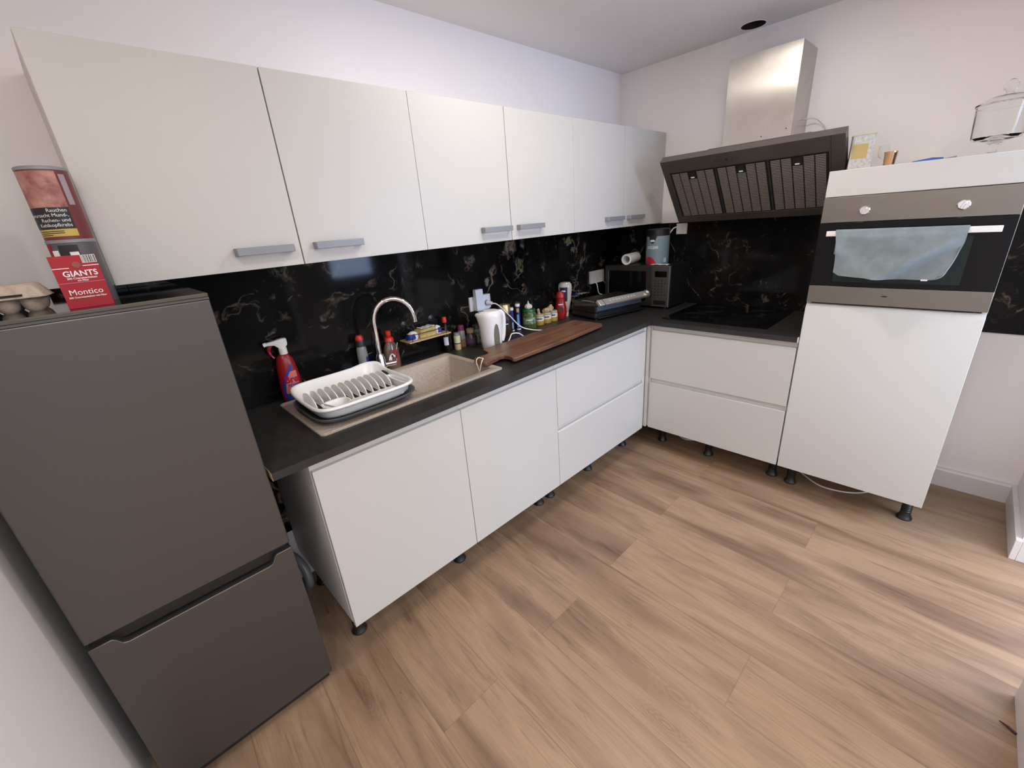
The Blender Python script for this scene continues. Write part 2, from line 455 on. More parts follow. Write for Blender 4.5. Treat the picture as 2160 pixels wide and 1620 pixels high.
def bboard(poly_pts):
    pass
struct('baseboard_right', MB().prism([(0, 0), (-.03, 0), (-.03, .094), (-.024, .102), (0, .102)], 'y', -2.0, -2.337), 'trim')
struct('baseboard_near', MB().box(-.54, 0, -2.355, -2.335, 0, .102).box(-.54, -.52, -2.50, -2.355, 0, .102), 'trim', bevel=.002)
struct('baseboard_near', MB().box(-1.75, -1.335, -2.355, -2.335, 0, .102).box(-1.355, -1.335, -2.50, -2.355, 0, .102), 'trim', bevel=.002)

single('tiled_splashback', 'black marble-look glossy tiles above the sink-wall worktop, extended down to darken the fridge gap', 'splashback',
       MB().box(-3.15, -.0005, -.009, -.0005, .28, 1.4485), 'marble')  # lower part is added to make the gap beside the fridge dark
single('tiled_splashback', 'black marble-look glossy tiles on the wall behind the hob and oven tower', 'splashback',
       MB().box(-.009, -.0005, -2.35, -.0095, .866, 1.4485), 'marble')

# ------------------------------------------------------------------ base cabinets
def leg_mb(x, y, h=ZB):
    prof = [(.0001, 0), (.031, 0), (.032, .006), (.027, .016), (.0215, .028), (.0215, .045)]
    z = .045
    while z < h-.02:
        prof += [(.0215, z+.001), (.0195, z+.003), (.0195, z+.006), (.0215, z+.008)]; z += .010
    prof += [(.024, h-.008), (.03, h-.002), (.03, h+.0135), (.0001, h+.0135)]
    return MB().lathe(prof, (x, y, 0), n=20, cap0=False, cap1=False)
DT = .019
def base_unit_A(name, label, x0, x1, legs, drawers=False, group=None):
    t = Thing(name, label, 'cabinet', ((x0+x1)/2, -.32, 0), 0, group)
    g = .0015
    b = F-DT-.002
    mb = MB()
    for pa, pb in ((x0, x0+.018), (x1-.018, x1)):
        if abs(pa+2.1375) < .03:      # side panels under the sink bowl are notched around it
            mb.box(pa, pb, -b, -.505, ZB+.014, WB).box(pa, pb, -.505, -.03, ZB+.014, .70)
        else: mb.box(pa, pb, -b, -.03, ZB+.014, WB)
    mb.box(x0+.018, x1-.018, -b, -.03, ZB+.014, ZB+.032).box(x0+.018, x1-.018, -.04, -.03, ZB+.032, WB)
    t.part('carcass', mb, 'carcass', local=False)
    r = MB().box(x0+.001, x1-.001, -b-.002, -b+.01, ZT-.03, WB-.001)
    t.part('grip_rail', r, 'rail', local=False)
    if drawers:
        t.part('drawer', MB().prism([(-F, ZB), (-F, .4905), (-F+.006, .496), (-F+DT, .496), (-F+DT, ZB)], 'x', x0+g, x1-g), 'front', local=False, bevel=.0012, label='lower drawer front')
        t.part('drawer', MB().box(x0+g, x1-g, -F, -F+DT, .522, ZT), 'front', local=False, bevel=.0012, label='upper drawer front')
        t.part('grip_rail', MB().box(x0+.001, x1-.001, -b-.002, -b+.01, .47, .54), 'rail', local=False)
    else:
        t.part('door', MB().box(x0+g, x1-g, -F, -F+DT, ZB, ZT), 'front', local=False, bevel=.0012)
    for x in legs:
        for y in (-.487, -.10): t.part('leg', leg_mb(x, y), 'black_plastic', local=False)
    return t
x1, x2, x3, x4 = -2.7335, -2.1375, -1.538, -.662
base_unit_A('base_cabinet', 'white base cabinet with one door under the drainboard, next to the fridge', x1, x2, (-2.688, -2.158), False, 'white one-door base cabinets')
base_unit_A('base_cabinet', 'white one-door base cabinet under the sink bowl, left of the drawer cabinet', x2, x3, (-1.572,), False, 'white one-door base cabinets')
base_unit_A('drawer_cabinet', 'white two-drawer base cabinet on the sink wall, nearest the corner', x3, x4, (-1.475, -1.10, -.69), True, 'white two-drawer base cabinets')
cf = Thing('corner_filler', 'narrow white upright strip in the inner corner between the two drawer cabinets', 'filler strip', (-.64, -.64, 0))
cf.part('post', MB().box(-.660, -.609, -.609, -.600, ZB, WB-.001).box(-.609, -.600, -.643, -.600, ZB, WB-.001), 'carcass', local=False)
cf.part('edge_profile', MB().box(-.6335, -.6185, -.6325, -.6175, ZB, WB-.001), 'rail', local=False)
def base_unit_B():
    y0, y1 = -.6445, -1.4295
    t = Thing('drawer_cabinet', 'white two-drawer base cabinet under the hob', 'cabinet', (-.32, (y0+y1)/2, 0), 0, 'white two-drawer base cabinets'); g = .0015; b = F-DT-.002
    mb = MB().box(-b, -.03, y0-.018, y0, ZB+.014, WB).box(-b, -.03, y1, y1+.018, ZB+.014, WB).box(-b, -.03, y1, y0, ZB+.014, ZB+.032).box(-.04, -.03, y1, y0, ZB+.032, WB)
    t.part('carcass', mb, 'carcass', local=False)
    t.part('grip_rail', MB().box(-b-.002, -b+.01, y1+.001, y0-.001, ZT-.03, WB-.001), 'rail', local=False)
    t.part('grip_rail', MB().box(-b-.002, -b+.01, y1+.001, y0-.001, .47, .54), 'rail', local=False)
    t.part('drawer', MB().box(-F, -F+DT, y1+g, y0-g, ZB, .491), 'front', local=False, bevel=.0012, label='lower drawer front')
    t.part('drawer', MB().box(-F, -F+DT, y1+g, y0-g, .522, ZT), 'front', local=False, bevel=.0012, label='upper drawer front')
    for y in (-.675, -1.00, -1.38):
        for x in (-.455, -.10): t.part('leg', leg_mb(x, y), 'black_plastic', local=False)
base_unit_B()
TT = 1.636
def tall_unit():
    y0, y1 = -1.4335, -2.0303; b = F-DT-.002
    t = Thing('oven_tower_cabinet', 'tall white cabinet that houses the built-in oven, at the end of the hob run', 'cabinet', (-.32, (y0+y1)/2, 0))
    mb = MB().box(-b, -.012, y0-.016, y0, ZB+.014, TT-.02).box(-b, -.012, y1, y1+.016, ZB+.014, TT-.02)
    mb.box(-b, -.012, y1, y0, ZB+.014, ZB+.032).box(-b, -.012, y1, y0, TT-.021, TT-.002).box(-b, -.012, y1, y0, 1.05, 1.068)
    mb.box(-.04, -.012, y1, y0, ZB+.03, TT-.02)
    t.part('carcass', mb, 'carcass', local=False)
    g = .0015
    t.part('door', MB().prism([(-F, ZB), (-F, 1.043), (-F+.014, 1.068), (-F+DT, 1.068), (-F+DT, ZB)], 'y', y0-g, y1+g), 'front', local=False, bevel=.001)
    t.part('top_panel', MB().box(-F, -F+DT, y1+g, y0-g, 1.5315, TT), 'front', local=False, bevel=.0025)
    for y in (-1.482, -1.985):
        for x in (-.475, -.10): t.part('leg', leg_mb(x, y), 'black_plastic', local=False)
tall_unit()

# oven
def oven():
    y0, y1 = -1.4355, -2.0285
    t = Thing('built_in_oven', 'stainless steel compact oven with two knobs and a dark glass door in the tall cabinet', 'oven', (-.62, (y0+y1)/2, 1.07))
    t.part('body', MB().box(-.60, -.08, -2.005, -1.46, 1.09, 1.51), 'dark', local=False)
    t.part('control_panel', MB().box(-F-.002, -.602, y1, y0, 1.4275, 1.5295), 'oven_steel', local=False, bevel=.001)
    d = t.part('door', MB().box(-F-.002, -.602, y1, y0, 1.1545, 1.4265), 'glass_black', local=False, bevel=.001)
    t.part('inner_window', MB().box(-F-.0026, -F-.0016, -1.93, -1.52, 1.175, 1.36), mat('oven_window_glass', (.012, .022, .020), .08, 0, Specular_IOR_Level=.25), d, local=False)
    t.part('bottom_panel', MB().box(-F-.002, -.602, y1, y0, 1.0765, 1.1535), 'oven_steel', local=False, bevel=.001)
    mk = MB(); mk.loft([[(-F-.0028, -1.715-.011*math.cos(a), 1.118+.003*math.sin(a)) for a in [2*PI*k/12 for k in range(12)]]], True, False)
    t.part('emblem', mk, 'text_black', local=False)
    h = t.part('handle', MB().box(-F-.046, -F-.036, -1.996, -1.473, 1.373, 1.395), 'white_plastic', d, local=False, bevel=.002, label='light silver bar handle')
    for y in (-1.487, -1.982): t.part('handle_bracket', MB().box(-F-.037, -F-.001, y-.008, y+.008, 1.376, 1.392), 'grey_handle', d, local=False)
    for y in (-1.586, -1.878):
        k = t.part('knob', MB().cyl((-F-.002, y, 1.471), (-F-.012, y, 1.471), .0185, .018, 28).cyl((-F-.012, y, 1.471), (-F-.014, y, 1.471), .018, .0155, 28), 'chrome', local=False, label='round chrome knob')
        R = Matrix.Translation((-F-.018, y, 1.471)) @ Matrix.Rotation(.35, 4, 'X')
        t.part('grip', MB().box(-.008, .006, -.0045, .0045, -.0155, .0155, R), 'chrome', k, local=False, bevel=.0015)
oven()
def towel():
    # cloth folded over the oven handle; front flap and a shorter back flap
    x_bar = -F-.041; zt = 1.397
    def edgeL(s): return -1.506-.006*math.sin(s*3)-.018*s
    def edgeR(s): return -1.912+(.005*s if s < .3 else .0015+(s-.3)**1.3*.062)
    mb = MB(); nu, nv = 60, 36; R = []
    import mathutils
    for j in range(nv+1):
        s = j/nv; row = []
        for i in range(nu+1):
            u = i/nu; y = edgeL(s)+(edgeR(s)-edgeL(s))*u
            bot = 1.210-.008*math.sin(u*PI)-.006*u+(.012 if u > .97 else 0)+(.012*(1-u/.06) if u < .06 else 0)
            z = zt+(bot-zt)*s
            q = mathutils.noise.noise(Vector((u*5, s*3, 2)))
            diag = math.exp(-((u*.9+s*.55-.95)/.075)**2)*min(1, s*2)
            dep = .010+.004*q+.040*diag*(s**.6)+.006*math.sin(u*9+s*5)*s
            row.append((x_bar-.004-dep*min(1, s*6+.15), y, z))
        R.append(row)
    # back flap
    B = []
    for j in range(12):
        s = (11-j)/11; B.append([(x_bar+.007+.004*math.sin(i*.3), edgeL(0)-.006+(edgeR(0)-edgeL(0)+.02)*i/nu, zt-.10*s) for i in range(nu+1)])
    top = [[(x_bar+.003, edgeL(0)+(edgeR(0)-edgeL(0))*i/nu, zt+.002) for i in range(nu+1)]]
    mb.loft(B+top+R, False, False, False)
    t = Thing('tea_towel', 'grey-blue stained tea towel hung over the oven door handle', 'towel', (x_bar, -1.71, 1.20))
    t.part('cloth', mb, 'towel', local=False, solid=.0022, angle=80)
    # turned-over hem seen at the lower right, plus care tag
    hm = MB(); P = [(-1.745, 1.203), (-1.79, 1.202), (-1.845, 1.203), (-1.872, 1.214), (-1.884, 1.242), (-1.896, 1.280), (-1.905, 1.325)]
    hp = smooth_path([(x_bar-.013, y, z) for y, z in P], 5)
    hm.path(hp, [.0012+.0035*math.sin(PI*k/(len(hp)-1)) for k in range(len(hp))], 8)
    t.part('hem_fold', hm, 'towel', local=False)
    t.part('care_tag', MB().box(x_bar-.017, x_bar-.016, -1.838, -1.818, 1.196, 1.2015), 'text_white', local=False, label='small white care tag')
towel()

# ------------------------------------------------------------------ worktops
wt = Thing('worktop', 'dark grey worktop running from the fridge to the corner, with the sink', 'worktop', (-1.42, -.32, WB))
mb = MB()
bx0, bx1, by0, by1 = -2.225, -1.812, -.497, -.118
mb.box(-2.842, bx0, -W, -.0095, WB, WZ).box(bx1, -.0095, -W, -.0095, WB, WZ).box(bx0, bx1, -W, by0, WB, WZ).box(bx0, bx1, by1, -.0095, WB, WZ)
wt.part('slab', mb, 'worktop', local=False)
wt.part('cut_edge', MB().box(-2.8432, -2.842, -W, -.0095, WB, WZ), 'beige_chip', local=False, label='bare chipboard end')
wb = Thing('worktop', 'dark grey worktop holding the hob, between the corner and the oven tower', 'worktop', (-.32, -1.03, WB))
wb.part('slab', MB().box(-W, -.0095, -1.4285, -W-.0045, WB, WZ), 'worktop', local=False)
wb.part('joint_strip', MB().box(-W, -.0095, -W-.004, -W, WB, WZ+.0012), mat('dull_joint', (.10, .10, .10), .4, .6), local=False, label='thin metal strip over the worktop joint')
wb.part('end_strip', MB().box(-W-.0006, -W+.012, -1.4325, -1.4287, WB, WZ+.0006), 'rail', local=False, label='light end strip')
hob = Thing('ceramic_hob', 'black glass ceramic hob set into the worktop beside the oven tower', 'hob', (-.28, -.96, WZ))
hob.part('glass_plate', MB().loft([rrect(-.545, -.022, -1.262, -.665, .006, WZ+.0002), rrect(-.545, -.022, -1.262, -.665, .006, WZ+.004), rrect(-.541, -.026, -1.258, -.669, .006, WZ+.0055)]), 'glass_black', local=False)
zm = mat('hob_ring_print', (.03, .03, .032), .15)
for cx, cy, r in ((-.16, -.81, .09), (-.16, -1.12, .075), (-.39, -.80, .075), (-.38, -1.10, .105)):
    hob.part('zone_ring', MB().lathe([(r, 0), (r+.0015, 0), (r+.0015, .0002), (r, .0002), (r, 0)], (cx, cy, WZ+.0056), 40, cap0=False, cap1=False), zm, local=False)

# ------------------------------------------------------------------ wall cabinets
CB, CT, CD = 1.4535, 2.0155, .3492
G = [-3.0048, -2.505, -2.0011, -1.5057, -1.0106, -.5086, -.001]
def wall_unit(i, label):
    xa, xm, xb = G[2*i], G[2*i+1], G[2*i+2]
    t = Thing('wall_cabinet', label, 'cabinet', ((xa+xb)/2, -.17, CB), 0, 'white double-door wall cabinets'); d = CD-.0195
    mb = MB().box(xa+.0005, xa+.018, -d, -.0005, CB, CT).box(xb-.018, xb-.0005, -d, -.0005, CB, CT)
    mb.box(xa+.018, xb-.018, -d, -.0005, CB, CB+.018).box(xa+.018, xb-.018, -d, -.0005, CT-.018, CT).box(xa+.018, xb-.018, -.01, -.0005, CB+.018, CT-.018)
    mb.box(xm-.009, xm+.009, -d, -.01, CB+.018, CT-.018)
    t.part('carcass', mb, 'carcass', local=False)
    hx = ((-2.705, -2.533), (-2.463, -2.289), (-1.70, -1.52), (-1.469, -1.288), (-.713, -.530), (-.470, -.285))
    for k, (a, b) in enumerate(((xa, xm), (xm, xb))):
        g = (.0022 if k == 0 else .0010, .0010 if k == 0 else .0022)
        ga, gb = (.0008, .0018) if k == 0 else (.0018, .0008)
        dr = t.part('door', MB().box(a+ga, b-gb, -CD, -CD+.019, CB, CT), 'front', local=False, bevel=.0010)
        h0, h1 = hx[2*i+k]
        hm = MB().prism([(h0, -CD-.0002), (h0, -CD-.026), (h0+.003, -CD-.030), (h1-.003, -CD-.030), (h1, -CD-.026), (h1, -CD-.0002), (h1-.013, -CD-.0002), (h1-.015, -CD-.020), (h0+.015, -CD-.020), (h0+.013, -CD-.0002)], 'z', 1.498, 1.521)
        t.part('handle', hm, 'grey_handle', dr, local=False, bevel=.0012, label='grey metal bar handle')
wall_unit(0, 'white double-door wall cabinet nearest the fridge, leftmost of the three')
wall_unit(1, 'white double-door wall cabinet in the middle, above the kettle')
wall_unit(2, 'white double-door wall cabinet in the corner beside the cooker hood')

# ------------------------------------------------------------------ fridge
def fridge():
    xl, xr, yf = -3.333, -2.848, -.620
    t = Thing('fridge_freezer', 'dark grey steel fridge freezer with a recessed grip between its two doors', 'fridge', ((xl+xr)/2, -.32, 0))
    t.part('body', MB().box(xl+.003, xr-.003, -.562, -.03, .02, 1.405), 'fridge_side', local=False, bevel=.004)
    t.part('top_cover', MB().box(xl, xr, yf+.009, -.03, 1.4105, 1.4250), 'glass_black', local=False, label='glossy black top')
    t.part('top_gap', MB().box(xl, xr, yf+.0005, yf+.0087, 1.4104, 1.4158), 'fridge', local=False)
    t.part('top_trim', MB().box(xl, xr, yf, yf+.0087, 1.4160, 1.4254), 'fridge_top', local=False, bevel=.002, label='light grey-brown front trim')
    u = MB().box(xl, xr, yf, -.566, .641, 1.4102)
    t.part('upper_door', u, 'fridge', local=False, bevel=.004, seg=3)
    zt, zn = .623, .594
    poly = [(xl, .047), (xr, .047), (xr, zt), (xr-.045, zt), (xr-.052, zt-.006), (xr-.062, zn+.004), (xr-.072, zn), (xl+.072, zn), (xl+.062, zn+.004), (xl+.052, zt-.006), (xl+.045, zt), (xl, zt)]
    t.part('lower_door', MB().prism(poly, 'y', yf, -.566), 'fridge', local=False, bevel=.002)
    t.part('grip_recess', MB().box(xl+.01, xr-.01, -.600, -.5655, .60, .6405), mat('grip_green_grey', (.010, .011, .0095), .5), local=False)  # recess surface is dark green-grey
    t.part('plinth', MB().box(xl+.01, xr-.01, -.598, -.03, .012, .045), 'black_plastic', local=False)
    for x in (xl+.05, xr-.05):
        for y in (-.55, -.08): t.part('foot', MB().cyl((x, y, 0), (x, y, .02), .02, .016, 16), 'black_plastic', local=False)
fridge()

# ------------------------------------------------------------------ cooker hood
def hood():
    y0, y1 = -.54, -1.43; L = .4547
    t = Thing('cooker_hood', 'angled dark cooker hood with three slatted filters above the hob', 'cooker hood', (-.2, -.98, 1.44))
    O = Vector((-.135, 0, 1.450)); T = Vector((-.649, 0, .761)); N = Vector((-.761, 0, -.649)); U = Vector((0, -1, 0))
    R = Matrix.Identity(4)
    for i in range(3): R[i][0] = U[i]; R[i][1] = N[i]; R[i][2] = T[i]; R[i][3] = O[i]
    # local: x = -world y, y = outward normal, z = up the slope
    a, b = -y0, -y1
    hm = noisy('hood_dark_steel', (.095, .080, .072), (.12, .102, .092), 4, .36)
    hm.node_tree.nodes['Principled BSDF'].inputs['Metallic'].default_value = .5
    fa, fb, f0, f1 = a+.035, b-.062, .045, .375
    mb = MB().box(a, b, -.045, -.008, 0, L, R)
    mb.box(a, fa, -.008, 0, 0, L, R).box(fb, b, -.008, 0, 0, L, R).box(fa, fb, -.008, 0, 0, f0, R).box(fa, fb, -.008, 0, f1, L, R)
    t.part('canopy', mb, hm, local=False)
    t.part('top_lip', MB().box(a, b, -.0445, -.0005, L, L+.0012, R), mat('hood_lip_steel', (.22, .195, .18), .4, .6), local=False)
    t.part('seam', MB().box(fb+.006, fb+.0075, 0, .0006, f0, L, R), 'dark', local=False)
    sl = mat('filter_slats', (.33, .275, .245), .40, .3)
    n = 3; wd = (fb-fa)/n
    for k in range(n):
        p0, p1 = fa+k*wd+.004, fa+(k+1)*wd-.004
        f = t.part('grease_filter', MB().box(p0, p1, -.0075, -.005, f0+.003, f1-.003, R), mat('filter_backing', (.018, .015, .014), .5, .3), local=False)
        mbs = MB(); cw = (p1-p0-.012)/5
        for c in range(5):
            q0, q1 = p0+.006+c*cw+.003, p0+.006+(c+1)*cw-.003
            z = f0+.008
            while z < f1-.012:
                if not (c == 2 and z > f1-.060): mbs.box(q0, q1, -.005, -.0022, z, z+.0046, R)
                z += .0095
        t.part('slats', mbs, sl, f, local=False)
        cxm = p0+.006+2.5*cw
        t.part('latch', MB().box(cxm-.019, cxm+.019, -.0048, -.0015, f1-.052, f1-.012, R), 'dark', f, local=False)
        t.part('latch_glint', MB().box(cxm-.010, cxm+.010, -.0014, .0010, f1-.050, f1-.044, R), 'text_white', f, local=False, label='painted white glint on the latch')  # white bar paints the glint in the filter's grip recess
    for k, x in enumerate((-.06, -.035, 0, .03, .055)):
        r = .0065 if k == 2 else .003
        t.part('control_button', MB().cyl(R @ Vector((a+.37+x, 0, L-.042)), R @ Vector((a+.37+x, .0015, L-.042)), r, r, 12), 'text_black', local=False)
    # housing behind the canopy, up against the wall
    t.part('housing', MB().prism([(-.0005, 1.47), (-.105, 1.47), (-.30, 1.70), (-.25, 1.845), (-.0005, 1.845)], 'y', -.74, -1.25), hm, local=False)
    c = MB().box(-.250, -.248, -1.160, -.820, 1.80, 2.2525).box(-.248, -.0005, -1.160, -1.158, 1.80, 2.2525).box(-.248, -.0005, -.822, -.820, 1.80, 2.2525)
    ch = t.part('chimney_cover', c, 'steel', local=False, label='brushed steel chimney cover')
    for y, z in ((-1.02, 1.862), (-1.135, 1.880)): t.part('screw', MB().cyl((-.2502, y, z), (-.2512, y, z), .003, .003, 10), 'text_black', ch, local=False)
hood()
single('power_cord', 'thin white cord looping behind the cooker hood chimney', 'cord',
       MB().path(smooth_path([(-.06, -1.1625, 1.93), (-.05, -1.20, 1.93), (-.04, -1.232, 1.91), (-.035, -1.262, 1.87), (-.03, -1.275, 1.80), (-.02, -1.275, 1.55)]), .0028, 8), 'socket_w')

# ------------------------------------------------------------------ sink and tap
def sink():
    t = Thing('granite_sink', 'beige speckled granite sink with one bowl and a drainboard', 'sink', (-2.22, -.3, WZ))
    X0, X1, Y0, Y1 = -2.648, -1.795, -.527, -.078
    b = (-2.205, -1.826, -.480, -.134)
    n = 6
    def rr(x0, x1, y0, y1, r, z): return rrect(x0, x1, y0, y1, r, z, n)
    rings = [rr(X0, X1, Y0, Y1, .018, WZ+.0003), rr(X0, X1, Y0, Y1, .018, WZ+.006), rr(X0+.004, X1-.004, Y0+.004, Y1-.004, .016, WZ+.0085),
             rr(X0+.012, X1-.012, Y0+.012, Y1-.012, .012, WZ+.007)]
    rings += [rr(b[0]-.004, b[1]+.004, b[2]-.004, b[3]+.004, .020, WZ+.007), rr(*b, .018, WZ+.003), rr(b[0]+.006, b[1]-.006, b[2]+.006, b[3]-.006, .018, WZ-.155),
              rr(b[0]+.025, b[1]-.025, b[2]+.025, b[3]-.025, .02, WZ-.172), rr(b[0]+.15, b[1]-.15, b[2]+.15, b[3]-.15, .02, WZ-.176)]
    t.part('basin', MB().loft(rings, False, True), 'granite', local=False, angle=50)
    gm = MB()
    for k in range(7):
        y = -.46+k*.052; gm.box(-2.58, -2.27, y-.004, y+.004, WZ+.0068, WZ+.0092)
    t.part('drain_ribs', gm, 'granite', local=False, bevel=.001)
    t.part('edge_groove', MB().box(-2.216, -2.2125, -.44, -.33, WZ+.0066, WZ+.0074), mat('notch_shade', (.14, .11, .085), .6), local=False)
    t.part('drain', MB().cyl((-2.015, -.307, WZ-.176), (-2.015, -.307, WZ-.1735), .04, .038, 24), 'chrome', local=False)
sink()
def tap():
    bx, by = -2.187, -.108; z0 = WZ+.0072
    t = Thing('gooseneck_tap', 'chrome gooseneck kitchen tap rising behind the dish rack', 'tap', (bx, by, z0))
    t.part('base', MB().lathe([(.0001, 0), (.026, 0), (.026, .006), (.022, .012), (.021, .085), (.0145, .10), (.0001, .10)], n=24, cap0=False, cap1=False), 'chrome')
    dx, dy = .185*.93, -.185*.37
    pts = [(0, 0, .095), (0, 0, .17), (0, 0, .245)]
    for k in range(1, 17):
        a = PI*k/16*1.0; pts.append((dx/2*(1-math.cos(a)), dy/2*(1-math.cos(a)), .245+.1*math.sin(a)))
    pts += [(dx, dy, .235)]
    t.part('spout', MB().path(pts, .0115, 16), 'chrome')
    t.part('nozzle', MB().path([(dx, dy, .234), (dx, dy, .226)], .0128, 16), 'chrome')
    lv = t.part('lever_hub', MB().cyl((.018, -.004, .045), (.066, -.016, .045), .013, .013, 16), 'chrome')
    t.part('lever', MB().path([(.064, -.0155, .048), (.072, -.022, .085), (.084, -.030, .14)], [.0035, .003, .0028], 10), 'chrome', lv)
tap()

# ------------------------------------------------------------------ dish rack
def rack():
    cx, cy, rz = -2.430, -.330, math.radians(0)
    z0 = WZ+.0095
    t = Thing('drip_tray', 'dark grey drip tray under the white dish rack on the drainboard', 'tray', (cx, cy, z0), rz)
    R = [sellipse(0, 0, .150, .125, 0, .45), sellipse(0, 0, .186, .158, .002, .45), sellipse(0, -.004, .200, .176, .018, .45), sellipse(0, -.006, .206, .184, .025, .45),
         sellipse(0, -.006, .206, .184, .029, .45), sellipse(0, -.006, .201, .179, .029, .45), sellipse(0, -.004, .193, .170, .018, .45), sellipse(0, 0, .182, .155, .006, .45), sellipse(0, 0, .150, .125, .0045, .45)]
    t.part('tray', MB().loft(R), 'grey_plastic', angle=60)
    zr = z0+.012
    t = Thing('dish_rack', 'empty white plastic dish rack with plate slots beside the sink bowl', 'dish rack', (cx, cy, zr), rz)
    def ss(x): x = max(0, min(1, x)); return x*x*(3-2*x)
    # rim height: high along the back (y>0), dipping at the sides, low at the front
    def rim(px, py):
        b = ss((py-.05)/.9) if px < 0 else ss((py-.42)/.5)
        return .050+.018*b+.010*ss((px-.25)/.5)*b
    def ring(a, b, f, add=0, e=.36): return sellipse(0, 0, a, b, lambda px, py: f*rim(px, py)+add, e, 96)
    outer = [sellipse(0, 0, .172, .142, .002, .42, 96), ring(.180, .152, .30), ring(.188, .161, .78), ring(.191, .164, .88), ring(.198, .172, .86), ring(.2015, .1755, .93), ring(.2020, .176, 1.0),
             ring(.1995, .1735, 1.0, .0045), ring(.195, .169, 1.0, .006), ring(.1905, .1645, 1.0, .004), ring(.187, .161, .95), ring(.176, .148, .40), sellipse(0, 0, .160, .130, .006, .42, 96)]
    t.part('basket', MB().loft(outer, True, True), 'white_plastic', angle=60)
    t.part('slotted_floor', MB().box(-.168, .155, -.070, .120, .005, .016), 'white_plastic', bevel=.002)
    for k in range(12):
        x = -.160+k*.0280; mb = MB()
        poly = [(.034+.070*math.cos(PI*q/20)+(.012*math.sin(PI*q/20)), .012+.050*math.sin(PI*q/20)**.7) for q in range(21)]
        mb.prism(poly, 'x', x-.0026, x+.0026); t.part('plate_divider', mb, 'white_plastic', bevel=.0018)
        if k < 11: t.part('slot', MB().box(x+.006, x+.0225, -.050, .075, .0155, .0164), 'dark', label='dark slot between the dividers')
    t.part('front_deck', MB().prism([(-.070, .010), (-.050, .017), (-.056, .023), (-.110, .028), (-.150, .040), (-.146, .010)], 'x', -.050, .140), 'white_plastic', bevel=.003)
    def cup(x, y, a, b, h0, h1, nm):
        R = [sellipse(x, y, a*.8, b*.8, h0, .7, 32), sellipse(x, y, a, b, h1-.003, .7, 32), sellipse(x, y, a+.002, b+.002, h1, .7, 32), sellipse(x, y, a-.004, b-.004, h1, .7, 32),
             sellipse(x, y, a-.006, b-.006, h1-.004, .7, 32), sellipse(x, y, a*.7, b*.7, h0+.004, .7, 32)]
        t.part(nm, MB().loft(R), 'white_plastic', angle=60)
    cup(-.112, -.104, .050, .040, .006, .048, 'cutlery_cup')
    cup(.172, -.050, .014, .080, .008, .044, 'cutlery_cup')
    g = MB(); g.loft([[(.1800-.004*math.sin(a), .066+.026*math.cos(a), .044+.010*math.sin(a)) for a in [2*PI*k/20 for k in range(20)]], [(.1760-.004*math.sin(a), .066+.026*math.cos(a), .046+.010*math.sin(a)) for a in [2*PI*k/20 for k in range(20)]]])
    t.part('grip_opening', g, 'dark', label='dark oval grip opening')
    for x in (-.12, .12):
        for y in (-.09, .09): t.part('foot', MB().cyl((x, y, -.0065), (x, y, .004), .008, .008, 12), 'white_plastic')
rack()
single('spoon', 'steel teaspoon handle sticking out of the front cutlery cup of the dish rack', 'spoon',
       MB().path([(-2.535, -.440, .945), (-2.560, -.420, .958), (-2.588, -.398, .974)], [.004, .003, .0035], 8), 'grey_handle')

# ------------------------------------------------------------------ bottles behind the sink
def lathe_t(t, name, prof, m, n=28, sx=1, sy=1, rz=0, label=None, parent=None, z=0, **k):
    return t.part(name, MB().lathe(prof, (0, 0, z), n, sx, sy, rz, False, False), m, parent, label=label, **k)
CAMA = lambda x, y: math.atan2(-1.9289-y, -3.0481-x)     # angle at which a thing at (x, y) faces the photographer

